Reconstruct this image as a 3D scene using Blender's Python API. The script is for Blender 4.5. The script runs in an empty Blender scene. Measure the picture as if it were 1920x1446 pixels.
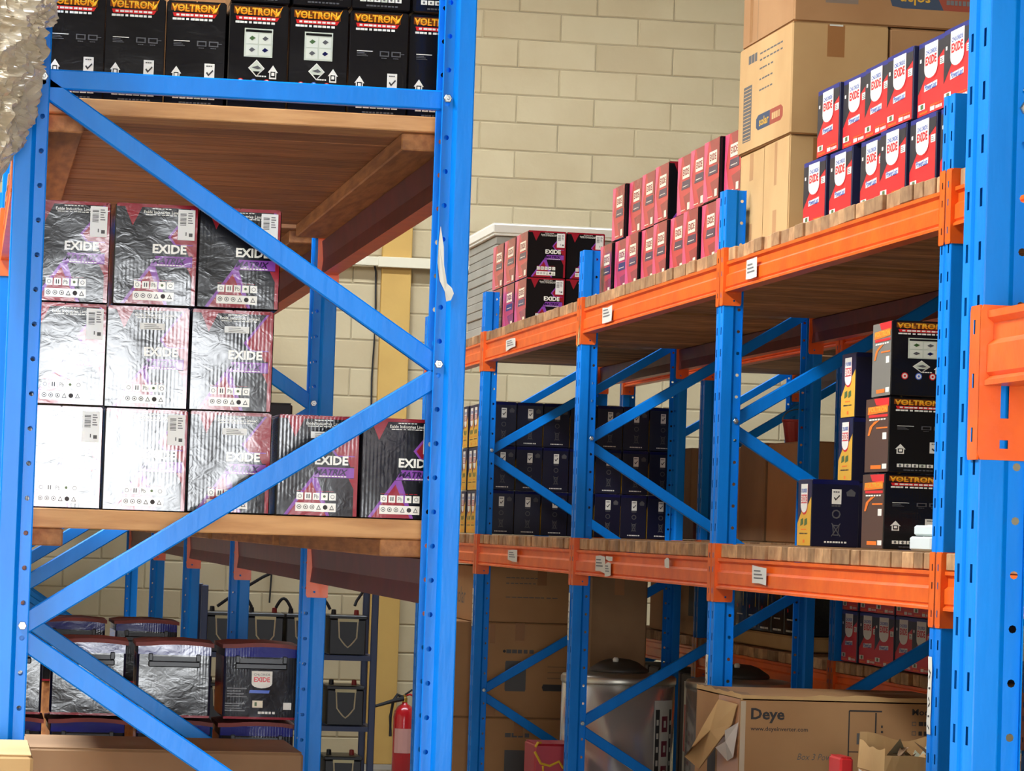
import bpy, math, random
from mathutils import Vector, Matrix, noise
random.seed(7)
scene = bpy.context.scene
COL = scene.collection

# ------------------------------------------------------------------ camera
cam_d = bpy.data.cameras.new('camera')
cam = bpy.data.objects.new('camera', cam_d); COL.objects.link(cam)
cam_d.sensor_fit = 'HORIZONTAL'; cam_d.sensor_width = 36.0
cam_d.lens = 6100.0 / 1920.0 * 36.0
cam_d.clip_start = 0.1; cam_d.clip_end = 200
RX = (0.98546, -0.166685, 0.032949)     # camera right
DN = (0.03994, 0.038764, -0.99845)      # camera down
FW = (0.165149, 0.985248, 0.044858)     # camera forward
m = Matrix(((RX[0], -DN[0], -FW[0], 0.0), (RX[1], -DN[1], -FW[1], 0.0), (RX[2], -DN[2], -FW[2], 1.5), (0, 0, 0, 1)))
cam.matrix_world = m
scene.camera = cam

# ------------------------------------------------------------------ world, exposure
world = bpy.data.worlds.new('sky'); scene.world = world
world.use_nodes = True
wn = world.node_tree.nodes; wl = world.node_tree.links
bg = wn['Background']
tc = wn.new('ShaderNodeTexCoord'); sx = wn.new('ShaderNodeSeparateXYZ'); rp = wn.new('ShaderNodeValToRGB')
wl.new(tc.outputs['Generated'], sx.inputs[0]); wl.new(sx.outputs['Z'], rp.inputs[0]); wl.new(rp.outputs[0], bg.inputs['Color'])
rp.color_ramp.elements[0].position = 0.0; rp.color_ramp.elements[0].color = (0.94, 0.97, 1.0, 1)
rp.color_ramp.elements[1].position = 0.9; rp.color_ramp.elements[1].color = (0.78, 0.88, 1.0, 1)
bg.inputs['Strength'].default_value = 1.0
scene.view_settings.view_transform = 'Standard'
scene.view_settings.look = 'None'
scene.view_settings.gamma = 1.0
scene.view_settings.use_curve_mapping = False
scene.view_settings.exposure = 5.5
scene.cycles.max_bounces = 6
scene.cycles.diffuse_bounces = 4
scene.cycles.glossy_bounces = 3
scene.cycles.use_adaptive_sampling = True
scene.cycles.adaptive_threshold = 0.02
scene.cycles.caustics_reflective = False
scene.cycles.caustics_refractive = False
scene.cycles.sample_clamp_indirect = 4.0

# building extents: X0..X1, Y0..Y1, roof height; daylight enters by the loading door behind the camera and roof lights
X0, X1, Y0, Y1, ZR = -6.0, 9.0, -3.5, 20.6, 6.2
DOOR = (-1.3, 1.42, 2.60)          # loading door: left, right, top
SKY = [(-2.0, 6.0, 17.3, 17.8), (-3.4, -1.8, 4.0, 14.0)]     # roof lights: x0, x1, y0, y1

def portal(name, loc, rot, sx_, sy_):
    d = bpy.data.lights.new(name, 'AREA'); d.shape = 'RECTANGLE'; d.size = sx_; d.size_y = sy_
    d.cycles.is_portal = True
    o = bpy.data.objects.new(name, d); COL.objects.link(o); o.location = loc; o.rotation_euler = rot
    return o
portal('door_daylight', ((DOOR[0]+DOOR[1])/2, Y0-0.05, DOOR[2]/2), (math.radians(90), 0, 0), DOOR[1]-DOOR[0], DOOR[2])
for a, b, c, d in SKY:
    portal('roof_daylight', ((a+b)/2, (c+d)/2, ZR+0.15), (0, 0, 0), b-a, d-c)

# ------------------------------------------------------------------ materials
def lin(c):
    return tuple(((v/255.0)/12.92 if v/255.0 <= 0.04045 else ((v/255.0+0.055)/1.055)**2.4) for v in c)
MATS = {}
def base_mat(name, rgb, rough=0.5, metal=0.0, spec=0.5, coat=0.0):
    if name in MATS: return MATS[name]
    mt = bpy.data.materials.new(name); mt.use_nodes = True
    p = mt.node_tree.nodes['Principled BSDF']
    c = lin(rgb)
    p.inputs['Base Color'].default_value = (*c, 1)
    p.inputs['Roughness'].default_value = rough
    p.inputs['Metallic'].default_value = metal
    p.inputs['Specular IOR Level'].default_value = spec
    p.inputs['Coat Weight'].default_value = coat
    p.inputs['Coat Roughness'].default_value = 0.08
    mt.diffuse_color = (*c, 1)
    MATS[name] = mt
    return mt
def nodes(mt): return mt.node_tree.nodes, mt.node_tree.links, mt.node_tree.nodes['Principled BSDF']
def N(nd, t, **kw):
    n = nd.new(t)
    for k, v in kw.items(): setattr(n, k, v)
    return n
def math_node(nd, lk, op, a, b=None, clamp=False):
    n = nd.new('ShaderNodeMath'); n.operation = op; n.use_clamp = clamp
    for i, v in enumerate((a, b)):
        if v is None: continue
        if isinstance(v, (int, float)): n.inputs[i].default_value = v
        else: lk.new(v, n.inputs[i])
    return n.outputs[0]

def film(name, rgb, rough=0.13, spec=0.36, amp=1.0):
    """glossy printed film over corrugated board: fine upright ribs, wrinkles and a slow warp"""
    if name in MATS: return MATS[name]
    mt = base_mat(name, rgb, rough, 0.0, spec)
    nd, lk, p = nodes(mt)
    tcn = nd.new('ShaderNodeTexCoord'); oi = nd.new('ShaderNodeObjectInfo')
    vm = nd.new('ShaderNodeVectorMath'); vm.operation = 'MULTIPLY_ADD'
    lk.new(oi.outputs['Location'], vm.inputs[0]); vm.inputs[1].default_value = (7.3, 5.1, 9.7); lk.new(tcn.outputs['Object'], vm.inputs[2])
    def noi(scale, detail, dist=0.0, stretch=(1, 1, 1)):
        mp = nd.new('ShaderNodeMapping'); mp.inputs['Scale'].default_value = stretch
        lk.new(vm.outputs[0], mp.inputs[0])
        n = nd.new('ShaderNodeTexNoise'); n.inputs['Scale'].default_value = scale; n.inputs['Detail'].default_value = detail
        n.inputs['Distortion'].default_value = dist
        lk.new(mp.outputs[0], n.inputs['Vector']); return n.outputs['Fac']
    sp = nd.new('ShaderNodeSeparateXYZ'); lk.new(tcn.outputs['Object'], sp.inputs[0])
    xy = math_node(nd, lk, 'ADD', sp.outputs['X'], sp.outputs['Y'])
    rib = math_node(nd, lk, 'SINE', math_node(nd, lk, 'MULTIPLY', xy, 2*math.pi/0.0085))
    mod = math_node(nd, lk, 'MULTIPLY', math_node(nd, lk, 'SUBTRACT', noi(9, 2), 0.42), 3.0, True)
    rib = math_node(nd, lk, 'MULTIPLY', math_node(nd, lk, 'MULTIPLY', rib, mod), 0.00004*amp)
    wr = math_node(nd, lk, 'MULTIPLY', noi(26, 3, 1.2, (1, 1, 1.5)), 0.00032*amp)
    wp = math_node(nd, lk, 'MULTIPLY', noi(5.0, 1), 0.0045*amp)
    h = math_node(nd, lk, 'ADD', math_node(nd, lk, 'ADD', rib, wr), wp)
    bp = nd.new('ShaderNodeBump'); bp.inputs['Strength'].default_value = 1.0; bp.inputs['Distance'].default_value = 1.0
    lk.new(h, bp.inputs['Height']); lk.new(bp.outputs[0], p.inputs['Normal'])
    return mt

def noisy(name, c1, c2, scale=8.0, rough=0.6, stretch=(1, 1, 1), bump=0.0, detail=4, per_object=0.0, spec=0.4, coat=0.0, lo=0.35, hi=0.65, bscale=None):
    if name in MATS: return MATS[name]
    mt = base_mat(name, c1, rough, 0.0, spec, coat)
    nd, lk, p = nodes(mt)
    tcn = nd.new('ShaderNodeTexCoord'); oi = nd.new('ShaderNodeObjectInfo')
    ad = nd.new('ShaderNodeVectorMath'); ad.operation = 'MULTIPLY_ADD'
    lk.new(oi.outputs['Location'], ad.inputs[0]); ad.inputs[1].default_value = (3.1, 5.7, 2.3); lk.new(tcn.outputs['Object'], ad.inputs[2])
    mp = nd.new('ShaderNodeMapping'); mp.inputs['Scale'].default_value = stretch; lk.new(ad.outputs[0], mp.inputs[0])
    n = nd.new('ShaderNodeTexNoise'); n.inputs['Scale'].default_value = scale; n.inputs['Detail'].default_value = detail
    lk.new(mp.outputs[0], n.inputs['Vector'])
    r = nd.new('ShaderNodeValToRGB'); r.color_ramp.elements[0].position = lo; r.color_ramp.elements[1].position = hi
    r.color_ramp.elements[0].color = (*lin(c1), 1); r.color_ramp.elements[1].color = (*lin(c2), 1)
    lk.new(n.outputs['Fac'], r.inputs[0])
    out = r.outputs[0]
    if per_object:
        hsv = nd.new('ShaderNodeHueSaturation')
        mr = nd.new('ShaderNodeMapRange'); mr.inputs['To Min'].default_value = 1-per_object; mr.inputs['To Max'].default_value = 1+per_object
        lk.new(oi.outputs['Random'], mr.inputs['Value']); lk.new(mr.outputs[0], hsv.inputs['Value']); lk.new(out, hsv.inputs['Color'])
        out = hsv.outputs[0]
    lk.new(out, p.inputs['Base Color'])
    if bump:
        n2 = n
        if bscale:
            n2 = nd.new('ShaderNodeTexNoise'); n2.inputs['Scale'].default_value = bscale; n2.inputs['Detail'].default_value = 3
            lk.new(mp.outputs[0], n2.inputs['Vector'])
        bp = nd.new('ShaderNodeBump'); bp.inputs['Distance'].default_value = bump; bp.inputs['Strength'].default_value = 1
        lk.new(n2.outputs['Fac'], bp.inputs['Height']); lk.new(bp.outputs[0], p.inputs['Normal'])
    return mt

BLUE = noisy('blue_paint', (0, 130, 226), (0, 121, 214), 14, 0.36, (1, 1, 0.25), 0.0006, 3, 0.0, 0.2, bscale=60)
ORANGE = noisy('orange_paint', (242, 104, 22), (226, 88, 18), 10, 0.34, (1, 1, 1), 0.0006, 4, 0.0, 0.5, bscale=40)
ZINC = base_mat('zinc', (175, 175, 170), 0.35, 0.9)
WALL = noisy('wall_paint', (196, 180, 144), (186, 168, 132), 1.7, 0.75, (1, 1, 1), 0.004, 6, 0.025, 0.3, bscale=9)
JOINT = noisy('joint_paint', (176, 160, 126), (146, 132, 104), 3.0, 0.85, (1, 1, 1), 0.003, 5)
OCHRE = noisy('ochre_paint', (204, 164, 88), (192, 152, 80), 2.0, 0.6, (1, 1, 1), 0.002, 5, bscale=12)
FLOORM = noisy('concrete', (150, 143, 131), (128, 122, 112), 1.2, 0.7, (1, 1, 1), 0.002, 6)
ROOFM = base_mat('roof_sheet', (140, 138, 132), 0.5)
SIDEW = base_mat('side_wall', (170, 158, 132), 0.8)
PLANK = noisy('plank_wood', (172, 118, 74), (132, 86, 52), 5, 0.7, (1.2, 12, 12), 0.002, 4, 0.16)
ENDGRAIN = noisy('rough_timber', (186, 142, 96), (150, 108, 70), 7, 0.75, (1.0, 3, 3), 0.0015, 4, 0.34)
JOIST = noisy('joist_wood', (186, 128, 76), (150, 98, 58), 5, 0.7, (10, 1.2, 10), 0.002, 4, 0.1)
CARD = noisy('cardboard', (178, 132, 86), (166, 120, 76), 3, 0.75, (1, 1, 1), 0.0012, 4, 0.05, 0.3, bscale=14)
CARDL = noisy('cardboard_light', (200, 160, 106), (188, 146, 94), 3, 0.75, (1, 1, 1), 0.0012, 4, 0.04, 0.3, bscale=14)
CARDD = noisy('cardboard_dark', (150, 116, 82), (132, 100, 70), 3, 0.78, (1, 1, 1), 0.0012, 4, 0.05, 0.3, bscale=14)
TAPE = base_mat('packing_tape', (160, 108, 62), 0.25, 0, 0.6)
INK = base_mat('print_ink', (52, 46, 42), 0.7)
INKG = base_mat('print_grey', (92, 88, 84), 0.7)
PAPER = base_mat('paper', (218, 211, 194), 0.7)
PAPERD = base_mat('paper_marks', (120, 116, 112), 0.7)
FBLACK = film('film_black', (20, 18, 20))
FRED = film('film_red', (150, 30, 42))
FPURP = film('film_purple', (138, 70, 160))
FWHITE = film('film_white', (236, 230, 214), 0.2)
FORANGE = film('film_orange', (246, 150, 30))
FYELLOW = film('film_flame_yellow', (250, 206, 60))
FREDB = film('film_bright_red', (216, 40, 40))
FPALE = film('film_pale_panel', (205, 208, 185), 0.2)
FGREY = film('film_grey', (88, 86, 86), 0.2)
FNAVY = film('film_navy', (22, 24, 70))
FNAVYD = film('film_dark_navy', (17, 17, 40), 0.3, 0.4)
FGREEN = film('film_green', (60, 92, 40), 0.3)
FBLUE = film('film_blue_mark', (80, 110, 200), 0.2)
STK = base_mat('sticker_paper', (232, 228, 218), 0.45)
P_RED = base_mat('print_red', (222, 42, 44), 0.38)
P_NAVY = base_mat('print_navy', (38, 44, 120), 0.4)
P_NAVYD = base_mat('print_deep_navy', (22, 24, 58), 0.4)
P_BLACK = base_mat('print_black', (44, 42, 46), 0.42)
P_WHITE = base_mat('print_white', (238, 230, 212), 0.45)
P_BLUE = base_mat('print_blue', (70, 100, 175), 0.45)
P_ORANGE = base_mat('print_orange', (244, 120, 34), 0.45)
P_YELLOW = base_mat('print_yellow', (226, 170, 52), 0.45)
P_GREEN = base_mat('print_green', (84, 104, 52), 0.5)
P_PINK = film('film_pink', (232, 84, 120), 0.22, 0.6, 0.8)
P_CORAL = film('film_coral', (206, 66, 66), 0.25, 0.6, 0.8)
P_BROWNRED = film('film_brown_red', (160, 62, 62), 0.25, 0.6, 0.8)
P_SLATE = film('film_slate', (84, 62, 82), 0.25, 0.5, 0.8)
P_CREAM = base_mat('print_cream', (240, 222, 190), 0.5)
P_GREY = base_mat('print_side_grey', (122, 116, 104), 0.5)
P_BROWN = base_mat('print_side_brown', (84, 58, 46), 0.5)
LIDRED = noisy('lid_board_red', (128, 52, 44), (96, 40, 34), 6, 0.6, (1, 1, 1), 0.001, 3, 0.12)
PLASTICB = base_mat('black_plastic', (20, 20, 22), 0.4)
ROPE = base_mat('rope', (206, 194, 160), 0.8)
FRAMEB = base_mat('dark_blue_steel', (34, 50, 92), 0.4)
FOAM = base_mat('foam', (206, 212, 206), 0.7)
STEEL = base_mat('bright_steel', (226, 222, 216), 0.2, 0.72)
STEELT = base_mat('steel_cap', (190, 184, 168), 0.38, 0.9)
LIDB = base_mat('lid_plastic', (58, 52, 44), 0.5)
EXTRED = base_mat('extinguisher_red', (190, 24, 32), 0.25, 0, 0.5, 0.5)
BRASS = base_mat('brass', (190, 150, 70), 0.35, 0.9)
RUBBER = base_mat('rubber', (24, 24, 26), 0.6)
BUCKET = base_mat('bucket_red', (190, 52, 34), 0.4)
GREYP = noisy('grey_board', (166, 162, 148), (150, 146, 132), 3, 0.6, (1, 1, 1), 0.001, 3, 0.06)
WHITEP = base_mat('white_panel', (232, 226, 208), 0.5)
WRAP = base_mat('plastic_wrap', (214, 196, 166), 0.2, 0, 0.6)
_n, _l, _p = nodes(WRAP); _p.inputs['Transmission Weight'].default_value = 0.45; _p.inputs['IOR'].default_value = 1.2; _p.inputs['Coat Weight'].default_value = .5; _p.inputs['Subsurface Weight'].default_value = 0.0
TRUNK = base_mat('trunking', (222, 212, 184), 0.5)

# ------------------------------------------------------------------ geometry helpers
class MB:
    def __init__(s): s.v = []; s.f = []; s.m = []; s.mats = []
    def mi(s, mat):
        if mat not in s.mats: s.mats.append(mat)
        return s.mats.index(mat)
    def face(s, pts, mat):
        b = len(s.v); s.v += [tuple(p) for p in pts]; s.f.append(tuple(range(b, b+len(pts)))); s.m.append(s.mi(mat))
    def raw(s, vs, fs, mat):
        b = len(s.v); s.v += [tuple(p) for p in vs]; k = s.mi(mat)
        for f in fs: s.f.append(tuple(i+b for i in f)); s.m.append(k)
    def box(s, x0, y0, z0, x1, y1, z1, mat, top=None, ch=0.0):
        if ch <= 0:
            vs = [(x0,y0,z0),(x1,y0,z0),(x1,y1,z0),(x0,y1,z0),(x0,y0,z1),(x1,y0,z1),(x1,y1,z1),(x0,y1,z1)]
            s.raw(vs, [(0,3,2,1),(0,1,5,4),(1,2,6,5),(2,3,7,6),(3,0,4,7)], mat); s.raw(vs[4:], [(0,1,2,3)], top or mat)
            return
        c = ch
        ring = lambda z, i: [(x0+c+i,y0+i,z),(x1-c-i,y0+i,z),(x1-i,y0+c+i,z),(x1-i,y1-c-i,z),(x1-c-i,y1-i,z),(x0+c+i,y1-i,z),(x0+i,y1-c-i,z),(x0+i,y0+c+i,z)]
        rs = [ring(z0, c), ring(z0+c, 0), ring(z1-c, 0), ring(z1, c)]
        vs = sum(rs, []); fs = []
        for k in range(3):
            for i in range(8):
                j = (i+1) % 8; fs.append((k*8+i, k*8+j, (k+1)*8+j, (k+1)*8+i))
        fs.append(tuple(reversed(range(8))))
        s.raw(vs, fs, mat); s.raw(rs[3], [tuple(range(8))], top or mat)
    def prism(s, prof, p0, ax_a, ax_b, ax_l, L, mat, caps=True, alt=None, alt_edges=()):
        """closed profile [(a,b)] swept L along ax_l from p0"""
        p0, A, B, Lv = Vector(p0), Vector(ax_a), Vector(ax_b), Vector(ax_l)
        n = len(prof); r0 = [p0+A*a+B*b for a, b in prof]; r1 = [q+Lv*L for q in r0]
        fs = [(i, (i+1) % n, n+(i+1) % n, n+i) for i in range(n) if i not in alt_edges]
        if caps: fs += [tuple(reversed(range(n))), tuple(range(n, 2*n))]
        s.raw(r0+r1, fs, mat)
        for i in alt_edges: s.face([r0[i], r0[(i+1) % n], r1[(i+1) % n], r1[i]], alt)
    def tube(s, pts, r, mat, n=8, caps=True):
        pts = [Vector(p) for p in pts]; rings = []
        up = Vector((0, 0, 1))
        for i, p in enumerate(pts):
            t = (pts[min(i+1, len(pts)-1)]-pts[max(i-1, 0)]).normalized()
            a = t.cross(up)
            if a.length < 1e-3: a = t.cross(Vector((1, 0, 0)))
            a.normalize(); b = t.cross(a)
            rr = r[i] if isinstance(r, (list, tuple)) else r
            rings.append([p+a*(rr*math.cos(2*math.pi*k/n))+b*(rr*math.sin(2*math.pi*k/n)) for k in range(n)])
        fs = []
        for i in range(len(pts)-1):
            for k in range(n): fs.append((i*n+k, i*n+(k+1) % n, (i+1)*n+(k+1) % n, (i+1)*n+k))
        if caps: fs += [tuple(range(n)), tuple(reversed(range((len(pts)-1)*n, len(pts)*n)))]
        s.raw(sum(rings, []), fs, mat)
    def lathe(s, prof, c, mat, n=32):
        """prof: [(r,z)] about the upright axis through c"""
        vs = []; fs = []
        for r, z in prof:
            for k in range(n):
                a = 2*math.pi*k/n; vs.append((c[0]+r*math.cos(a), c[1]+r*math.sin(a), c[2]+z))
        for i in range(len(prof)-1):
            for k in range(n): fs.append((i*n+k, i*n+(k+1) % n, (i+1)*n+(k+1) % n, (i+1)*n+k))
        fs += [tuple(reversed(range(n))), tuple(range((len(prof)-1)*n, len(prof)*n))]
        s.raw(vs, fs, mat)
    def mesh(s, name, smooth=False):
        me = bpy.data.meshes.new(name); me.from_pydata(s.v, [], s.f)
        for mt in s.mats: me.materials.append(mt)
        me.polygons.foreach_set('material_index', s.m)
        if smooth: me.polygons.foreach_set('use_smooth', [True]*len(s.f))
        me.update(); return me
    def build(s, name, parent=None, loc=None, smooth=False):
        return put(name, s.mesh(name, smooth), parent, loc)

def put(name, me, parent=None, loc=None, rz=0.0, rot=None):
    o = bpy.data.objects.new(name, me); COL.objects.link(o)
    if parent is not None: o.parent = parent
    if loc is not None: o.location = loc
    if rot is not None: o.rotation_euler = rot
    elif rz: o.rotation_euler = (0, 0, rz)
    return o
def tag(o, label, cat, group=None, kind=None):
    o['label'] = label
    if cat: o['category'] = cat
    if group: o['group'] = group
    if kind: o['kind'] = kind
    return o
def thing(name, loc, label, cat, group=None, rz=0.0, rot=None):
    return tag(put(name, None, None, loc, rz, rot), label, cat, group)
def struct(o): o['kind'] = 'structure'; return o
ORD = ['first', 'second', 'third', 'fourth', 'fifth', 'sixth', 'seventh', 'eighth', 'ninth', 'tenth', 'eleventh', 'twelfth']

# ------------------------------------------------------------------ lettering
_T = {}
def glyphs(s, bold=0.0, shear=0.0):
    k = (s, bold, shear)
    if k in _T: return _T[k]
    cu = bpy.data.curves.new('lettering', 'FONT'); cu.body = s; cu.resolution_u = 2; cu.offset = bold; cu.shear = shear; cu.fill_mode = 'FRONT'
    o = bpy.data.objects.new('lettering', cu); COL.objects.link(o)
    dg = bpy.context.evaluated_depsgraph_get(); ev = o.evaluated_get(dg); me = ev.to_mesh()
    vs = [(v.co.x, v.co.y) for v in me.vertices]; fs = [tuple(p.vertices) for p in me.polygons]
    ev.to_mesh_clear(); bpy.data.objects.remove(o); bpy.data.curves.remove(cu)
    xs = [v[0] for v in vs]; ys = [v[1] for v in vs]
    a, b, c, d = min(xs), max(xs), min(ys), max(ys)
    vs = [((x-a)/(b-a), (y-c)/max(d-c, 1e-6)) for x, y in vs]
    _T[k] = (vs, fs); return _T[k]

class Art:
    """flat print on a face; unit square coordinates, fn maps (metres right, metres up, layer) to 3-D"""
    def __init__(s, w, h, fn): s.w, s.h, s.fn, s.mb = w, h, fn, MB()
    def P(s, x, y, L): return s.fn(x*s.w, y*s.h, L)
    def poly(s, pts, mat, L=1): s.mb.face([s.P(x, y, L) for x, y in pts], mat)
    def rect(s, x0, y0, x1, y1, mat, L=1): s.poly([(x0, y0), (x1, y0), (x1, y1), (x0, y1)], mat, L)
    def circ(s, x, y, r, mat, L=1, n=12):
        k = s.w/s.h
        s.poly([(x+r*math.cos(2*math.pi*i/n), y+r*k*math.sin(2*math.pi*i/n)) for i in range(n)], mat, L)
    def ring(s, x, y, r, t, mat, L=1, n=12):
        k = s.w/s.h
        for i in range(n):
            a, b = 2*math.pi*i/n, 2*math.pi*(i+1)/n
            s.poly([(x+q*math.cos(c), y+q*k*math.sin(c)) for q, c in ((r, a), (r, b), (r-t, b), (r-t, a))], mat, L)
    def text(s, t, x0, y0, x1, y1, mat, L=2, bold=0.0, shear=0.0, flip=False):
        vs, fs = glyphs(t, bold, shear)
        if flip: vs = [(1-x, 1-y) for x, y in vs]
        s.mb.raw([s.P(x0+(x1-x0)*x, y0+(y1-y0)*y, L) for x, y in vs], fs, mat)
    def dashes(s, x0, y0, x1, y1, mat, n=6, L=2, seed=0):
        """a line of print too small to read"""
        r = random.Random(seed); x = x0; step = (x1-x0)/n
        for i in range(n):
            wd = step*r.uniform(0.6, 0.92); s.rect(x, y0, x+wd, y1, mat, L); x += step
    def lines(s, x0, y0, x1, y1, mat, n=3, L=2, fill=0.45):
        st = (y1-y0)/n
        for i in range(n): s.rect(x0, y0+i*st, x1-(x1-x0)*(0.3*((i*7) % 3)/2), y0+i*st+st*fill, mat, L)
    def shield(s, x0, y0, x1, y1, mat, L=2, n=8):
        cx, rx = (x0+x1)/2, (x1-x0)/2; ry = (y1-y0)*0.28
        pts = [(x1, y1), (x0, y1)] + [(cx-rx*math.cos(math.pi*i/n), y0+ry-ry*math.sin(math.pi*i/n)) for i in range(n+1)]
        s.poly(pts, mat, L)
    def mesh(s, name): return s.mb.mesh(name)
EPS = 0.0005
def front_fn(w, d): return lambda x, y, L: (-w/2+x, -d/2-EPS*L, y)
def left_fn(w, d): return lambda x, y, L: (-w/2-EPS*L, d/2-x, y)

def carton_mesh(name, w, d, h, side, top=None, ch=0.003, flaps=True):
    b = MB(); b.box(-w/2, -d/2, 0, w/2, d/2, h-(0.002 if flaps else 0), side, top or side, ch)
    if flaps:
        t = top or side
        b.box(-w/2+.004, -d/2+.004, h-.002, -0.0015, d/2-.004, h, t); b.box(0.0015, -d/2+.004, h-.002, w/2-.004, d/2-.004, h, t)
    return b.mesh(name)

# ------------------------------------------------------------------ the building
b = MB(); b.box(X0, Y0-12, -0.1, X1, Y1+0.2, 0, FLOORM); tag(struct(b.build('floor')), 'grey concrete warehouse floor under the racks', None)
# back wall: block courses; joints recessed
wall = put('wall_back', None); struct(wall); wall['label'] = 'cream painted block wall at the far end'
b = MB(); b.box(X0, Y1+0.004, 0, X1, Y1+0.2, ZR, JOINT); b.build('mortar_bed', wall)
BW, BH, JT = 0.51, 0.1805, 0.007
blk = []
for k in range(4):
    r = random.Random(k); q = lambda: r.uniform(-.0012, .0012)
    w2, h2, c = (BW-JT)/2, (BH-JT)/2, 0.0055
    o = [(-w2+q(), .004, -h2+q()), (w2+q(), .004, -h2+q()), (w2+q(), .004, h2+q()), (-w2+q(), .004, h2+q())]
    i = [(-w2+c+q(), q()*.8, -h2+c+q()), (w2-c+q(), q()*.8, -h2+c+q()), (w2-c+q(), q()*.8, h2-c+q()), (-w2+c+q(), q()*.8, h2-c+q())]
    b = MB(); b.raw(o+i, [(0,1,5,4),(1,2,6,5),(2,3,7,6),(3,0,4,7),(4,5,6,7)], WALL); blk.append(b.mesh('block'))
rest = MB()
ZTOP = 4.854
for row in range(-7, 27):
    zc = ZTOP-BH*(row+0.5)
    if zc < 0.05: break
    for n in range(-18, 12):
        xc = 3.423+BW*(n+0.5)+(0.0 if row % 2 else 0.275)
        if xc < X0 or xc > X1: continue
        seen = (2.9 < xc < 5.1 and zc > 2.5 and zc < 5.2) or (1.5 < xc < 3.1 and .15 < zc < 3.5) or (2.9 < xc < 5.3 and 1.4 < zc < 2.5) or (.8 < xc < 1.7 and .85 < zc < 1.6)
        if seen: put('block', blk[(row*7+n*3) % 4], wall, (xc, Y1, zc))
        else:
            me = blk[(row+n) % 4]; rest.raw([(v.co.x+xc, v.co.y+Y1, v.co.z+zc) for v in me.vertices], [tuple(p.vertices) for p in me.polygons], WALL)
o = rest.build('block_field', wall); o['kind'] = 'stuff'
b = MB(); b.box(2.58, Y1-0.05, 0, 2.77, Y1+.01, ZR, OCHRE, ch=.004); o = struct(b.build('trim_1')); o['label'] = 'ochre painted pilaster strip on the back wall'
# other walls, roof with daylight strips, door wall
b = MB(); b.box(X0-.2, Y0, 0, X0, Y1+.2, ZR, SIDEW); struct(b.build('wall_left'))
b = MB(); b.box(X1, Y0, 0, X1+.2, Y1+.2, ZR, SIDEW); struct(b.build('wall_right'))
b = MB(); b.box(X0, Y0-.2, 0, DOOR[0], Y0, ZR, SIDEW); b.box(DOOR[1], Y0-.2, 0, X1, Y0, ZR, SIDEW); b.box(DOOR[0], Y0-.2, DOOR[2], DOOR[1], Y0, ZR, SIDEW); struct(b.build('wall_front'))
b = MB()      # roof sheets between the roof lights
xs = sorted({X0-.2, X1+.2, *[v for q in SKY for v in q[:2]]}); ys = sorted({Y0-.2, Y1+.2, *[v for q in SKY for v in q[2:]]})
for xa, xb in zip(xs[:-1], xs[1:]):
    for ya, yb in zip(ys[:-1], ys[1:]):
        if not any(q[0] <= (xa+xb)/2 <= q[1] and q[2] <= (ya+yb)/2 <= q[3] for q in SKY): b.box(xa, ya, ZR, xb, yb, ZR+.1, ROOFM)
struct(b.build('ceiling'))

# ------------------------------------------------------------------ rack parts
PITCH = 0.075
def upright_mesh(h):
    b = MB(); n = int(round(h/PITCH)); H = n*PITCH
    def strip(p, q): b.face([(p[1], p[0], 0), (q[1], q[0], 0), (q[1], q[0], H), (p[1], p[0], H)], BLUE)
    def holed_u(u0, u1, s0, s1, v):   # slotted front face
        for u_a, u_b in ((u0, s0), (s1, u1)): b.face([(v, u_a, 0), (v, u_b, 0), (v, u_b, H), (v, u_a, H)], BLUE)
        za = 0.0
        for k in range(n):
            z1 = k*PITCH+.025; z2 = z1+.026
            b.face([(v, s0, za), (v, s1, za), (v, s1, z1), (v, s0, z1)], BLUE); za = z2
        b.face([(v, s0, za), (v, s1, za), (v, s1, H), (v, s0, H)], BLUE)
    strip((-.010, .004), (.010, .004))
    for s in (-1, 1):
        prof = [(.010, .004), (.014, 0.0)]
        strip((s*prof[0][0], prof[0][1]), (s*prof[1][0], prof[1][1]))
        holed_u(s*.014, s*.047, s*.024, s*.035, 0.0)
        pr = [(.047, 0), (.0492, .0009), (.05, .003), (.05, .036), (.0495, .0375), (.041, .046)]
        for a, c in zip(pr[:-1], pr[1:]): strip((s*a[0], a[1]), (s*c[0], c[1]))
        # hole strip
        u = s*.041; va, vb, vc, r = .046, .070, .058, .0058
        for k in range(n):
            z0, z1 = k*PITCH, (k+1)*PITCH; zc = (z0+z1)/2
            oc = [(u, vc+r*math.cos(math.pi*(i/4)-math.pi*3/4), zc+r*math.sin(math.pi*(i/4)-math.pi*3/4)) for i in range(8)]
            cs = [(u, va, z0), (u, vb, z0), (u, vb, z1), (u, va, z1)]
            cs = [(c[1], c[0], c[2]) for c in cs]; oc = [(c[1], c[0], c[2]) for c in oc]
            for i in range(4):
                b.face([cs[i], cs[(i+1) % 4], oc[(2*i+2) % 8], oc[(2*i+1) % 8], oc[2*i]], BLUE)
        strip((s*.041, .070), (s*.048, .0715)); strip((s*.048, .0715), (s*.049, .069))
    b.box(-.0, -.0001, H-.0005, .0001, .0001, H, BLUE)
    return b.mesh('upright')
_foot = MB(); _foot.box(-.02, -.07, 0, .1, .07, .006, BLUE); _foot.box(.0, -.045, .006, .06, -.03, .07, BLUE); FOOT = _foot.mesh('foot_plate')
UPM = {}
def upright(rack, x, y, h, flip):
    if h not in UPM: UPM[h] = upright_mesh(h)
    o = put('upright', UPM[h], rack, (x, y, 0), math.pi if flip else 0.0)
    put('foot_plate', FOOT, o, (0, 0, 0.0))
    return o
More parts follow.
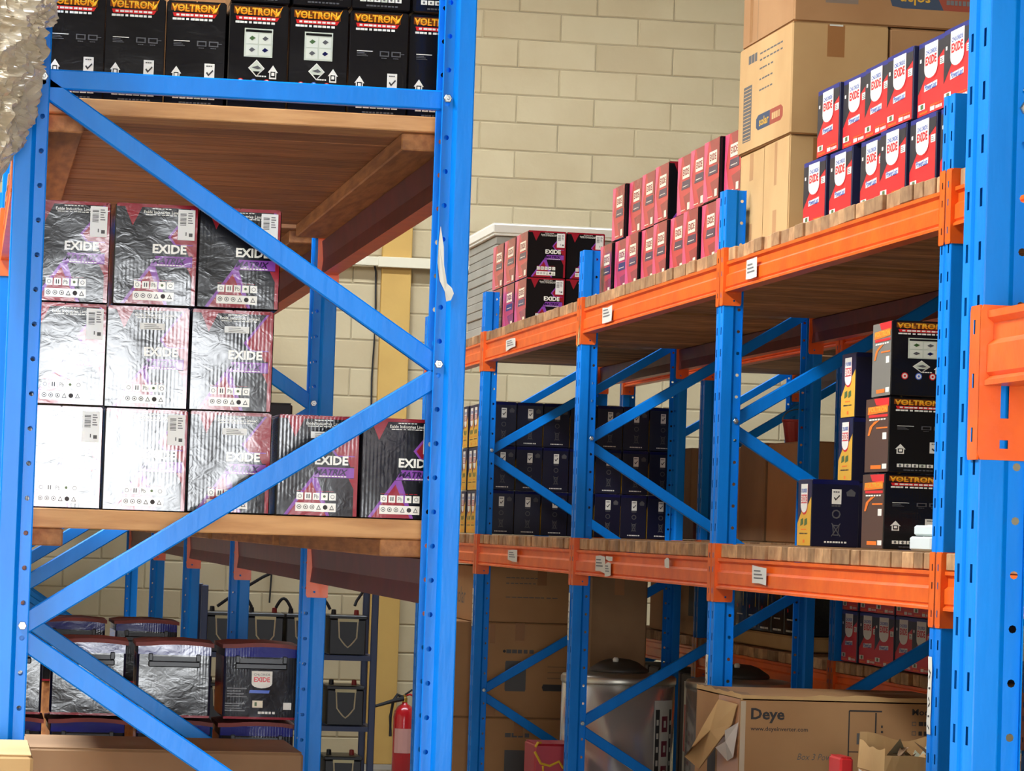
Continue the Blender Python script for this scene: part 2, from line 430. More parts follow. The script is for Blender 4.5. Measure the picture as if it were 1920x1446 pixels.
_bolt = MB(); _bolt.lathe([(.0095, 0), (.0095, .006), (.008, .007)], (0, 0, 0), ZINC, 6); _bolt.lathe([(.004, .007), (.004, .012), (.003, .013)], (0, 0, 0), ZINC, 8); BOLT = _bolt.mesh('bolt')
def brace(rack, xa, za, xb, zb, y, bolt_a=True, bolt_b=True, wd=.043):
    """steel channel between two bolt points, web towards the door end"""
    A = Vector((xa, 0, za)); B = Vector((xb, 0, zb)); d = (B-A); L = d.length; d.normalize(); u = Vector((-d.z, 0, d.x)); yv = Vector((0, 1, 0))
    t, fl = .003, .024; w = wd/2
    prof = [(-w, fl), (-w, .003), (-w+.003, 0), (w-.003, 0), (w, .003), (w, fl), (w-t, fl), (w-t, .005), (-w+t, .005), (-w+t, fl)]
    bm_ = MB(); bm_.prism(prof, -d*.012, u, yv, d, L+.024, BLUE)
    o = bm_.build('brace', rack, (xa, y-.012, za))
    for ok, P in ((bolt_a, Vector((0, 0, 0))), (bolt_b, B-A)):
        if ok: put('bolt', BOLT, o, (P.x, -.0295, P.z), rot=(math.pi/2, 0, 0))
    return o
def plate_mesh(b, fn, a0, a1, z0, z1, s0, s1, slots, mat, t):
    """plate in (a,z) with a column of openings; fn(a,z,depth)"""
    def quad(p, q, r, s_):
        b.face([fn(*p, 0), fn(*q, 0), fn(*r, 0), fn(*s_, 0)], mat)
    c = .008
    quad((a0, z0+c), (s0, z0+c), (s0, z1-c), (a0, z1-c)); quad((s1, z0+c), (a1, z0+c), (a1, z1-c), (s1, z1-c))
    quad((a0+c*.5, z0), (a1-c*.5, z0), (a1, z0+c), (a0, z0+c)); quad((a0, z1-c), (a1, z1-c), (a1-c*.5, z1), (a0+c*.5, z1))
    za = z0+c
    for p, q in slots: quad((s0, za), (s1, za), (s1, p), (s0, p)); za = q
    quad((s0, za), (s1, za), (s1, z1-c), (s0, z1-c))
    e = [(a0+c*.5, z0), (a1-c*.5, z0), (a1, z0+c), (a1, z1-c), (a1-c*.5, z1), (a0+c*.5, z1), (a0, z1-c), (a0, z0+c)]
    for i in range(8):
        p, q = e[i], e[(i+1) % 8]; b.face([fn(*p, 0), fn(*q, 0), fn(*q, t), fn(*p, t)], mat)
def connector_mesh(sy, h=.2, big=False):
    """L-shaped end plate: sy=-1 sits on the side of the upright that faces -Y; local x runs into the rack, z from its bottom"""
    b = MB()
    fr = lambda a, z, t: (-.0035+t, sy*a, z)
    sl = [(.028, .046), (.102, .120), (.150, .168)] if h < .21 else [(.025, .045), (.1, .12), (.175, .195)]
    plate_mesh(b, fr, .006, .0535, 0, h, .022, .030, sl, ORANGE, .003)
    sd = lambda a, z, t: (a, sy*(.0545-t), z)
    if big: plate_mesh(b, sd, -.0035, .070, 0, h, .028, .040, [(.016, .028), (.058, .105)], ORANGE, .004)
    else: plate_mesh(b, sd, -.0035, .062, 0, h, .034, .040, [(.014, .020)], ORANGE, .004)
    b.face([(-.0035, sy*.0535, .004), (-.0035, sy*.0545, .004), (-.0035, sy*.0545, h-.004), (-.0035, sy*.0535, h-.004)], ORANGE)
    return b.mesh('beam_connector')
CON = {(s, g): connector_mesh(s, .215 if g else .2, g) for s in (-1, 1) for g in (False, True)}
MAROON = noisy('maroon_primer', (104, 36, 34), (86, 30, 30), 10, 0.45, (1, 1, 1), 0.0005, 3)
BEAM_PROF = [(0, 0), (0, -.010), (-.009, -.017), (-.009, -.040), (0, -.048), (0, -.086), (-.005, -.091), (.003, -.097), (.003, -.104), (-.045, -.104), (-.040, -.06), (-.045, -.004), (-.04, 0)]
def beam(rack, xf, side, ya, yb, ztop, con_drop=.05, big=False, tilt=0.0, ends=(True, True)):
    """side=+1: rack body lies towards +X of the face xf; beam spans uprights at ya<yb; top at ztop"""
    b = MB(); out = Vector((-side, 0, 0))
    b.prism([(o, z) for o, z in BEAM_PROF], (0, .056, 0), out, (0, 0, 1), (0, 1, 0), (yb-ya)-.112, ORANGE, True, MAROON, (9, 10, 11))
    o = b.build('beam', rack, (xf+side*.006, ya, ztop))
    if tilt: o.rotation_euler = (tilt, 0, 0)
    for ok, yy, s in ((ends[0], 0, 1), (ends[1], yb-ya, -1)):
        if not ok: continue
        h = .215 if big else .2
        me = CON[(s if side > 0 else -s, big)]
        put('beam_connector', me, o, (-side*.006, yy, con_drop-h), math.pi if side < 0 else 0.0)
    return o
def frame(rack, xa, xb, y, h, zs_a, zs_b, horiz=None, bolts=True):
    upright(rack, xa, y, h, False); upright(rack, xb, y, h, True)
    A, B = xa+.058, xb-.058
    if horiz: brace(rack, A, horiz, B, horiz, y, bolts, bolts)
    # zigzag: nodes alternate
    seq = sorted([(z, 'a') for z in zs_a]+[(z, 'b') for z in zs_b], reverse=True)
    for (z1, s1), (z2, s2) in zip(seq[:-1], seq[1:]):
        if s1 == s2: continue
        d = .014
        brace(rack, A if s1 == 'a' else B, z1-d, A if s2 == 'a' else B, z2+d, y, False, bolts)

# ------------------------------------------------------------------ left rack
LXA, LXB = .080, 1.078
LY = [7.11, 9.69, 12.29, 14.89, 17.49, 20.09]
rackL = thing('pallet_rack', (0, 0, 0), 'blue rack standing end-on at left, with diagonal bracing nearest the camera', 'rack')
for k, y in enumerate(LY):
    frame(rackL, LXA, LXB, y, 3.0 if k == 0 else 2.7, [2.449, 1.25, .05], [1.848, .65], 2.449 if k == 0 else None, k < 2)
for k in range(5):
    for xf, sd in ((LXA, 1), (LXB, -1)):
        beam(rackL, xf, sd, LY[k], LY[k+1], 2.35)
        beam(rackL, xf, sd, LY[k], LY[k+1], 1.435)
        if k < 2: beam(rackL, xf, sd, LY[k], LY[k+1], .59)
# torn paper strip taped on the right front upright
b = MB()
pts = [(1.012, 2.165), (1.020, 2.12), (1.022, 2.08), (1.030, 2.04), (1.041, 2.03), (1.046, 2.018), (1.040, 2.003), (1.030, 2.0), (1.026, 2.022), (1.014, 2.045), (1.008, 2.085), (1.009, 2.13)]
b.face([(x, 7.0535-.001*((i*5) % 3), z) for i, (x, z) in enumerate(pts)], PAPER); b.face([(x, 7.056, z) for x, z in reversed(pts)], PAPER)
o = b.build('paper_strip', rackL); o['label'] = 'torn white paper strip'

FRONTT = noisy('front_timber', (214, 158, 100), (190, 132, 78), 5, 0.65, (1.2, 10, 10), 0.0015, 4)  # lighter wood tone, used on the front board only
def deck(name, label, x0, x1, ya, yb, ztop, thk, pw, mat, joists=None, jit=.0, group=None, gap=.0025, ymin=None, cat='shelf deck', first=None):
    """boards lying across the rack; each board its own part"""
    t = thing(name, ((x0+x1)/2, ya, ztop), label, cat, group)
    L = yb-ya; n = max(1, int(round(L/pw))); r = random.Random(hash((round(ya*10), round(ztop*10))) % 1000)
    ws = [r.uniform(.8, 1.2) for _ in range(n)]; s = sum(ws); ws = [w*L/s for w in ws]
    y = ya
    for w in ws:
        b = MB(); ln = (x1-x0)/2; dx = r.uniform(-jit, jit); dz = r.uniform(0, .6)*jit*.25
        if ymin is None or y > ymin:
            b.box(-ln, -w/2+gap/2, -thk, ln, w/2-gap/2, 0, first if first and y == ya else mat, ch=.0025)
            b.build('plank', t, (dx, y+w/2-ya, dz))
        y += w
    for xa, xb, za, zb in (joists or []):
        b = MB(); b.box(xa-(x0+x1)/2, .03, za-ztop, xb-(x0+x1)/2, L-.03, zb-ztop, JOIST, ch=.003); b.build('joist', t)
    return t
JU = [(.140, .232, 2.3505, 2.3895), (.943, 1.040, 2.3505, 2.3895)]
JL = [(.128, .222, 1.4355, 1.4745), (.926, 1.036, 1.4355, 1.4745)]
LD = .05
for k in range(5):
    deck('shelf_deck', ['upper plank shelf of the end-on rack under the black cartons', 'second upper plank shelf deeper inside the end-on rack', 'third upper plank shelf of the end-on rack', 'fourth upper plank shelf of the end-on rack', 'last upper plank shelf of the end-on rack'][k], .090, 1.068, LY[k]+.1 if k == 0 else LY[k]+.07, LY[k+1]-.07, 2.425, .035, .15 if k < 2 else .4, PLANK, JU, .003, gap=.006, first=FRONTT if k == 0 else None)
for k in range(5):
    deck('shelf_deck', ['lower plank shelf carrying the black and red cartons at left'][0] if k == 0 else f'dark lower plank shelf of end-on rack, {ORD[k]} bay back', .090, 1.068, LY[k]+.1 if k == 0 else LY[k]+.07, LY[k+1]-.07, 1.518, .043, .15 if k == 0 else .3, PLANK, JL, .003, gap=.006, first=FRONTT if k == 0 else None)
for k in range(2):
    deck('shelf_deck', f'low shelf under the shrink-wrapped battery boxes, {ORD[k]} bay', .135, 1.022, LY[k]+.07, LY[k+1]-.07, .672, .04, .28, PLANK, [(.135, .222, .5905, .6315), (.926, 1.018, .5905, .6315)], .004)

# ------------------------------------------------------------------ right rack
RXA, RXB = 2.55, 3.60
RY = [5.71, 8.32, 10.93, 13.53, 16.15, 18.22]
rackR = thing('pallet_rack', (0, 0, 0), 'long blue rack with orange beams along the right side of the aisle', 'rack')
for k, y in enumerate(RY):
    frame(rackR, RXA, RXB, y, 2.7, [1.89, .69], [2.49, 1.29, .09], None, k > 1)
tags = {}
for k in range(5):
    for lvl, zt in enumerate((2.45, 1.433)):
        for xf, sd in ((RXA, 1), (RXB, -1)):
            o = beam(rackR, xf, sd, RY[k], RY[k+1], zt)
            if sd > 0: tags[(k, lvl)] = o
# paper tags on the beams: (bay, level, y along, z from top, width, height)
for bay, lvl, y, z, w, h in ((1, 0, 2.16, -.055, .085, .062), (2, 0, 2.0, -.055, .12, .062), (3, 0, 1.75, -.055, .16, .05), (1, 1, 1.93, -.05, .11, .058), (2, 1, 1.98, -.052, .12, .062), (2, 1, 1.82, -.072, .07, .05), (2, 1, 1.80, -.024, .08, .018), (3, 1, 1.5, -.045, .15, .05), (2, 1, 0.72, -.03, .05, .03)):
    w *= 1.7
    b = MB(); r = random.Random(int(y*100)); q = lambda: r.uniform(-.006, .006)
    xx = -.0075
    b.face([(xx, y+w/2+q(), z-h/2+q()), (xx, y+q(), z-h/2+q()), (xx, y-w/2+q(), z-h/2+q()), (xx-.001, y-w/2+q(), z+h/2+q()), (xx, y+q(), z+h/2+q()), (xx, y+w/2+q(), z+h/2+q())], PAPER)
    if h > .045:
        for i in range(3): b.face([(xx-.0012, y+w*.38, z+h*(.24-.2*i)), (xx-.0012, y-w*(.1+.1*i), z+h*(.24-.2*i)), (xx-.0012, y-w*(.1+.1*i), z+h*(.32-.2*i)), (xx-.0012, y+w*.38, z+h*(.32-.2*i))], PAPERD)
    b.build('paper_tag', tags[(bay, lvl)])
# yellowish torn tape on the connector of the third upright, hand-lettered strips on upright faces
b = MB(); b.face([(-.0095, .035, -.16), (-.0095, -.02, -.145), (-.0095, -.03, -.03), (-.0095, -.045, -.02), (-.0095, -.01, -.07)], base_mat('old_tape', (224, 206, 140), .6)); b.build('torn_tape', tags[(2, 0)], (0, 2.6, .0))
for y, z0, z1 in ((8.32, 1.0, 1.205), (10.93, .94, 1.10), (13.53, 1.05, 1.25), (16.15, 1.02, 1.21)):
    b = MB(); r = random.Random(int(y)); x = RXA-.0015
    n = 6; lf = [(x, y+.046+r.uniform(-.003, .003), z0+(z1-z0)*i/n) for i in range(n+1)]; rt = [(x, y+.012+r.uniform(-.004, .004), z0+(z1-z0)*i/n) for i in range(n+1)]
    for i in range(n): b.face([lf[i], rt[i], rt[i+1], lf[i+1]], PAPER)
    for i in range(7):      # pen strokes, upright lettering on its side
        zc = z0+(z1-z0)*(.1+.12*i); b.face([(x-.001, y+.036, zc), (x-.001, y+.020+.004*(i % 2), zc+.010*((i % 3)-1)), (x-.001, y+.020+.004*(i % 2), zc+.006+.010*((i % 3)-1)), (x-.001, y+.036, zc+.005)], INK)
    b.build('lettered_strip', rackR)['label'] = 'white strip with handwriting'

bayname = ['nearest bay', 'bay nearest the tall front upright', 'middle bay', 'far bay', 'last bay by the wall']
for k in range(5):
    for lvl, zt in enumerate((2.497, 1.48)):
        deck('shelf_deck', f"{['upper', 'lower'][lvl]} plank shelf of the right rack, {bayname[k]}", RXA+.012, RXB-.012, RY[k]+.062, RY[k+1]-.062, zt, .046, .098, ENDGRAIN, None, .007, 'board shelves of the right rack', gap=.006, ymin=7.4 if k == 0 else None)

# ------------------------------------------------------------------ rack behind the right rack
BXA, BXB = 3.69, 4.74
rackB = thing('pallet_rack', (0, 0, 0), 'rear blue rack standing back to back behind the right rack', 'rack')
for k, y in enumerate(RY[2:]): frame(rackB, BXA, BXB, y, 2.7, [1.89, .69], [2.49, 1.29, .09], None, False)
for k in range(2, 5):
    for zt in (2.45, 1.44, .945):
        if zt == 1.44 and k == 2: continue
        for xf, sd in ((BXA, 1), (BXB, -1)): beam(rackB, xf, sd, RY[k], RY[k+1], zt)
    for lvl, zt in enumerate((2.497, 1.487, .992)):
        if zt == 1.487 and k == 2: continue
        deck('shelf_deck', f"{['top', 'middle', 'low'][lvl]} plank shelf of the rear rack, {bayname[k]}", BXA+.012, BXB-.012, RY[k]+.062, RY[k+1]-.062, zt, .046, .1 if lvl == 2 else .2, ENDGRAIN, None, .014, 'board shelves of the rear rack')

# ------------------------------------------------------------------ rack whose end upright stands at the right edge
rackE = thing('pallet_rack', (0, 0, 0), 'bright blue rack end at the right edge with an orange beam hooked on', 'rack')
EXA, EXB = 1.385, 2.385
frame(rackE, EXA, EXB, 4.385, 2.7, [2.1, .9], [2.7, 1.5, .3])
frame(rackE, EXA, EXB, 1.80, 2.7, [2.1, .9], [2.7, 1.5, .3])
for xf, sd in ((EXA, 1), (EXB, -1)):
    beam(rackE, xf, sd, 1.80, 4.385, 1.828, .008, True)

# ------------------------------------------------------------------ printed cartons: black and red battery cartons
def matrix_front(w, d, h):
    a = Art(w, h, front_fn(w, d))
    a.rect(.012, .012, .988, .988, FBLACK, .5)
    a.poly([(.10, .985), (.33, .985), (.21, .78)], FRED, 1)
    a.poly([(.93, .985), (.985, .985), (.985, .60), (.72, .60), (.64, .68)], FPURP, 1)
    a.poly([(.96, .985), (.985, .985), (.985, .61), (.74, .61), (.675, .68)], FRED, 2)
    a.poly([(.985, .60), (.985, .50), (.90, .50), (.84, .60)], FRED, 1)
    a.rect(.945, .012, .992, .988, FRED, 1.5)
    a.rect(.012, .965, .988, .990, FRED, 1.5)
    a.poly([(.43, .39), (.985, .39), (.985, .49), (.50, .49)], FPURP, 1)
    a.poly([(.42, .385), (.50, .385), (.66, .012), (.10, .012)], FPURP, 1)
    a.poly([(.43, .345), (.62, .012), (.145, .012)], FRED, 2)
    a.poly([(.985, .385), (.985, .22), (.88, .385)], FRED, 1)
    g = a.mesh('printed_graphics')
    t = Art(w, h, front_fn(w, d))
    t.text('EXIDE', .46, .515, .87, .605, FWHITE, 3, .035)
    t.text('MATRIX', .46, .415, .87, .475, film('film_deep_violet', (44, 22, 66)), 3, .03, .3)
    t.dashes(.52, .397, .86, .407, FWHITE, 9, 3)
    l = t.mesh('logo_lettering'); t = Art(w, h, front_fn(w, d))
    t.text('Exide Industries Limited', .34, .905, .82, .935, FWHITE, 3, .01)
    t.dashes(.44, .948, .68, .957, FWHITE, 6, 3); t.dashes(.36, .888, .8, .896, FWHITE, 9, 3, 2)
    mk = t.mesh('maker_lettering')
    p = Art(w, h, front_fn(w, d))
    for i in range(5):
        x = .25+i*.1; p.rect(x, .165, x+.082, .235, FWHITE, 3)
        if i == 1: p.rect(x+.022, .18, x+.034, .222, INK, 4); p.rect(x+.048, .18, x+.06, .222, INK, 4)
        elif i == 2: p.text('Pb', x+.015, .18, x+.068, .22, INKG, 4)
        elif i == 3: p.circ(x+.041, .202, .018, P_GREEN, 4, 6)
        else: p.ring(x+.041, .20, .026, .007, PAPERD, 4, 8)
    p.rect(.24, .05, .735, .135, FWHITE, 3)
    for i in range(6):
        x = .285+i*.08
        if i in (3, 5): p.poly([(x-.03, .07), (x+.03, .07), (x, .118)], INKG, 4); p.poly([(x-.017, .077), (x+.017, .077), (x, .104)], FWHITE, 5)
        else:
            p.circ(x, .094, .029, INKG if i != 4 else INK, 4, 10)
            if i != 4: p.circ(x, .094, .021, FWHITE, 5, 10); p.circ(x, .094, .011, INKG, 6, 6)
    p.dashes(.25, .248, .72, .254, FRED, 8, 3); p.dashes(.42, .145, .56, .151, FRED, 4, 3)
    return g, l, p.mesh('pictograms'), mk
def sticker(w, d, h, big):
    b = Art(w, h, front_fn(w, d))
    if big:
        b.rect(.755, .655, .96, .955, STK, 5); r = random.Random(3)
        for i in range(9): b.rect(.78, .80+i*.014, .78+.075, .80+i*.014+r.uniform(.004, .011), INKG, 6)
        b.lines(.875, .82, .935, .94, PAPERD, 5, 6); b.rect(.89, .69, .935, .725, INKG, 6); b.rect(.85, .70, .862, .735, INKG, 6)
    else:
        b.rect(.40, .775, .70, .84, STK, 5); b.lines(.45, .785, .66, .835, INKG, 3, 6, .3)
    return b.mesh('paper_sticker')
def matrix_side(w, d, h):
    a = Art(d, h, left_fn(w, d))
    a.rect(.012, .012, .988, .988, P_CORAL, 1)
    a.poly([(.012, .012), (.012, .988), (.30, .988), (.10, .5), (.34, .012)], P_PINK, 2)
    a.poly([(.36, .988), (.988, .988), (.988, .55), (.60, .60)], P_BROWNRED, 2)
    a.poly([(.45, .30), (.988, .34), (.988, .04), (.7, .02)], P_BROWNRED, 2)
    a.poly([(.36, .60), (.84, .60), (.84, .80), (.36, .80)], P_CREAM, 3)
    a.text('EXIDE', .40, .65, .80, .76, P_BROWNRED, 4, .03)
    a.poly([(.30, .42), (.90, .42), (.90, .56), (.36, .56)], P_SLATE, 3)
    a.dashes(.40, .46, .80, .475, P_CREAM, 5, 4)
    a.rect(.74, .05, .90, .17, P_CREAM, 3); a.dashes(.3, .06, .6, .075, P_CREAM, 5, 3)
    return a.mesh('side_print')
MW, MH = .184, .227
def matrix_set(w, d, h):
    return dict(body=carton_mesh('carton_body', w, d, h, FRED if w < 0 else FBLACK, FRED), pr=matrix_front(w, d, h), st=(sticker(w, d, h, True), sticker(w, d, h, False)), side=matrix_side(w, d, h))
M1 = matrix_set(MW, .27, MH)
def right_edge(w, d, h):     # red return of the print round the right-hand corner
    b = MB(); b.face([(w/2+EPS, -d/2+.002, .003), (w/2+EPS, d/2-.002, .003), (w/2+EPS, d/2-.002, h-.003), (w/2+EPS, -d/2+.002, h-.003)], FRED); return b.mesh('side_return')
M1R = right_edge(MW, .27, MH)
def matrix_box(S, loc, label, group, big, front=True, side=False, rz=0.0, tilt=0.0, ret=None):
    t = thing('battery_carton', loc, label, 'carton', group, rot=(tilt, 0, rz))
    put('carton_body', S['body'], t)
    if front:
        put('printed_graphics', S['pr'][0], t); put('logo_lettering', S['pr'][1], t); put('pictograms', S['pr'][2], t); put('maker_lettering', S['pr'][3], t)
        put('paper_sticker', S['st'][0 if big else 1], t)['label'] = 'white barcode sticker' if big else 'small white label'
    if side: put('side_print', S['side'], t)
    if ret: put('side_return', ret, t)
    return t
cols = [.209, .397, .585, .783, .973]
rowz = [1.519, 1.748, 1.977]
for r in range(3):
    for c in range(5 if r == 0 else 3):
        rr = random.Random(r*10+c)
        big = (r, c) in ((0, 0), (0, 1), (0, 4), (1, 0), (2, 0), (2, 1), (2, 2))
        nm = ['bottom', 'middle', 'top'][r]
        lab = f"glossy black and red battery carton, {nm} row, {ORD[c]} from the left upright"
        if r == 0 and c == 4: lab = 'glossy black and red battery carton, bottom row, rightmost, against the right upright'
        matrix_box(M1, (cols[c]+(.0, -.004, .006)[r]*(c != 0), 7.27+.135+rr.uniform(-.008, .012), rowz[r]), lab, 'black and red cartons on the end-on rack', big, rz=rr.uniform(-.004, .004), tilt=rr.uniform(-.006, .010), ret=M1R)
# the same cartons on the upper shelf of the right rack, narrow sides to the aisle
M2 = matrix_set(.184, .25, .226)
edges1 = [13.34, 13.07, 12.80, 12.53, 12.26, 11.99, 11.72, 11.45, 11.18]
for i, y in enumerate(edges1):
    matrix_box(M2, (2.735+.01*((i*3) % 2), y+.13, 2.5005), f'pink-sided battery carton, lower row, {ORD[i]} from the far end of middle bay', 'pink-sided cartons on the upper shelf', True, i in (8,), True)
edges2 = [13.12, 12.85, 12.56, 12.27, 11.93, 11.67, 11.41, 11.145]
for i, y in enumerate(edges2):
    matrix_box(M2, (2.738+.008*((i*5) % 3), y+.13, 2.7275), f'pink-sided battery carton, upper row, {ORD[i]} from the far end of middle bay', 'pink-sided cartons on the upper shelf', True, i in (3, 7), True)
M3 = matrix_set(.187, .33, .226)
for r in range(2):
    for i in range(3):
        matrix_box(M3, (2.73, 15.4+.165+.355*i, 2.5005+.227*r), f"carton in {['lower', 'upper'][r]} row of the far bay, {['nearest, black front with sticker', 'middle one, pink side', 'farthest, pink side'][i]}", 'cartons in the far upper bay', True, i == 0, True)
    matrix_box(M3, (2.73+.192, 15.41+.165, 2.5005+.227*r), f"black-fronted carton beside far upright, {['lower', 'upper'][r]} row, inner column", 'cartons in the far upper bay', True, True, False)

# ------------------------------------------------------------------ black cartons with flame lettering
def flame(a, x0, y0, s):
    a.poly([(x0, y0), (x0+.10*s, y0+.02*s), (x0+.20*s, y0+.16*s), (x0+.13*s, y0+.12*s), (x0+.14*s, y0+.10*s), (x0+.04*s, y0+.06*s)], FORANGE, 4)
    a.poly([(x0+.02*s, y0+.015*s), (x0+.10*s, y0+.035*s), (x0+.16*s, y0+.11*s), (x0+.08*s, y0+.075*s)], FYELLOW, 5)
def volt_front(w, d, h, kind):
    a = Art(w, h, front_fn(w, d))
    a.poly([(.07, .905), (.86, .885), (.86, .975), (.07, .975)], film('film_dark_orange', (120, 60, 16)), 1)
    a.text('VOLTRON', .08, .895, .80, .965, FORANGE, 3, .04, .05)
    a.text('VOLTRON', .085, .925, .795, .965, FYELLOW, 4, .0, .05)
    flame(a, .76, .885, .66)
    a.poly([(.12, .845), (.80, .845), (.84, .882), (.10, .882)], FREDB, 2); a.dashes(.16, .855, .78, .873, FWHITE, 8, 3, 1)
    a.dashes(.10, .815, .78, .835, FWHITE, 9, 2, 2)
    g = a.mesh('flame_lettering')
    p = Art(w, h, front_fn(w, d))
    p.rect(.012, .012, .988, .988, FBLACK, .5)
    if kind == 'A':
        p.rect(.26, .50, .74, .77, FPALE, 2); p.rect(.28, .735, .72, .758, FBLACK, 3)
        for i in range(2):
            for j in range(2):
                x, y = .29+i*.22, .515+j*.11
                p.rect(x, y, x+.2, y+.098, film('film_pale_tile', (220, 220, 200), .2), 3)
                p.poly([(x+.05, y+.05), (x+.1, y+.03), (x+.16, y+.055), (x+.1, y+.075)], [FGREY, FGREEN, FNAVY, FGREY][i*2+j], 4)
        for s, mt_, L in ((.14, FWHITE, 2), (.122, FPALE, 3)): p.poly([(.48-s, .395), (.48, .395-s*.58), (.48+s, .395), (.48, .395+s*.58)], mt_, L)
        p.poly([(.42, .365), (.54, .365), (.48, .325)], FBLACK, 4); p.poly([(.40, .40), (.5, .42), (.56, .395), (.5, .385)], FGREY, 4)
        p.dashes(.49, .315, .66, .328, FWHITE, 4, 2)
        for i, mt_ in enumerate((FREDB, FBLUE, FREDB)):
            p.circ(.22+i*.22, .265, .055, mt_, 2, 10); p.circ(.22+i*.22, .265, .04, FWHITE, 3, 10); p.circ(.22+i*.22, .265, .02, mt_, 4, 6)
        hx, hy = .76, .36
    else:
        p.rect(.13, .615, .40, .622, FWHITE, 2); p.lines(.13, .57, .32, .612, FGREY, 3, 2)
        for x in (.52, .72):
            p.rect(x, .575, x+.16, .625, FGREY, 2); p.rect(x+.02, .585, x+.14, .615, FBLACK, 3); p.dashes(x+.03, .555, x+.13, .562, FGREY, 3, 2)
        p.rect(.88, .60, .94, .606, FGREY, 2)
        p.rect(.66, .27, .83, .415, FWHITE, 2); p.dashes(.69, .385, .80, .397, INKG, 3, 3); p.poly([(.69, .325), (.73, .295), (.81, .345), (.80, .36), (.735, .318), (.705, .338)], INK, 3)
        hx, hy = .19, .31
        for i in range(6): p.rect(.14+.12*i, .075, .14+.12*i+.105, .118, FWHITE if i % 4 != 3 else FPALE, 2); p.circ(.19+.12*i, .096, .022, INKG, 3, 6)
        p.dashes(.25, .03, .8, .045, FGREY, 9, 2)
    p.poly([(hx-.085, hy), (hx+.085, hy), (hx, hy+.07)], FWHITE, 2); p.rect(hx-.06, hy-.06, hx+.06, hy+.005, FWHITE, 2); p.rect(hx-.04, hy-.045, hx+.04, hy+.01, FBLACK, 3); p.rect(hx-.025, hy-.03, hx+.025, hy, FWHITE, 4)
    return g, p.mesh('printed_panel')
def volt_side(w, d, h, base):
    a = Art(d, h, left_fn(w, d))
    a.rect(.012, .01, .988, .99, base, 1)
    a.poly([(.35, .99), (.988, .99), (.988, .88), (.45, .90)], P_RED, 2)
    a.poly([(.10, .78), (.95, .80), (.95, .90), (.12, .88)], P_ORANGE, 3); a.text('VOLTRON', .12, .81, .94, .88, P_YELLOW, 4, .03)
    a.rect(.15, .74, .95, .775, P_RED, 3); a.dashes(.18, .70, .9, .72, P_WHITE, 6, 3)
    a.poly([(.12, .50), (.20, .50), (.32, .62), (.62, .70), (.40, .685), (.20, .62)], P_ORANGE, 3)
    a.rect(.48, .585, .95, .605, P_ORANGE, 3); a.rect(.75, .44, .92, .53, P_WHITE, 3)
    a.rect(.28, .05, .72, .10, P_ORANGE, 3); a.rect(.76, .05, .95, .115, P_WHITE, 3)
    return a.mesh('side_print')
VW, VH = .1335, .239
VB = carton_mesh('carton_body', VW, .2, VH, FBLACK, FBLACK)
VA, VBp = volt_front(VW, .2, VH, 'A'), volt_front(VW, .2, VH, 'B')
for i in range(7):
    x = .204+.1368*i; rr = random.Random(40+i); kind = VA if i in (3, 4) else VBp
    t = thing('battery_carton', (x, 7.27+.1+rr.uniform(0, .01), 2.4265), f"black carton with flame lettering on top shelf, {ORD[i]} from left" + (', with instruction panel' if i in (3, 4) else ''), 'carton', 'flame-lettered cartons on the top shelf', rz=rr.uniform(-.025, .025))
    put('carton_body', VB, t); put('flame_lettering', kind[0], t); put('printed_panel', kind[1], t)
    if i > 2:
        t = thing('battery_carton', (x+.004, 7.275+.1, 2.4265+VH+.004), f"black carton in second layer cut by top edge, above the {ORD[i]} carton", 'carton', 'flame-lettered cartons of the second layer', rz=rr.uniform(-.02, .02))
        put('carton_body', VB, t); put('flame_lettering', VBp[0], t); put('printed_panel', VBp[1], t)
VB2 = carton_mesh('carton_body', .19, .235, .222, FBLACK, FBLACK)
V2A, V2B = volt_front(.19, .235, .222, 'A'), volt_front(.19, .235, .222, 'B')
VSG, VSB = volt_side(.19, .235, .222, P_GREY), volt_side(.19, .235, .222, P_BROWN)
for i, (dx, rz) in enumerate(((0, .0), (.004, .02), (.012, -.04))):
    t = thing('battery_carton', (2.757+dx, 9.34-.006*i, 1.4845+.2255*i), f"black carton with flame lettering and {['brown', 'brown', 'grey'][i]} side, {['bottom', 'middle', 'top'][i]} of the three-high stack", 'carton', 'three-high stack on the lower right shelf', rz=rz)
    k = V2A if i == 2 else V2B
    put('carton_body', VB2, t); put('flame_lettering', k[0], t); put('printed_panel', k[1], t); put('side_print', VSG if i == 2 else VSB, t)

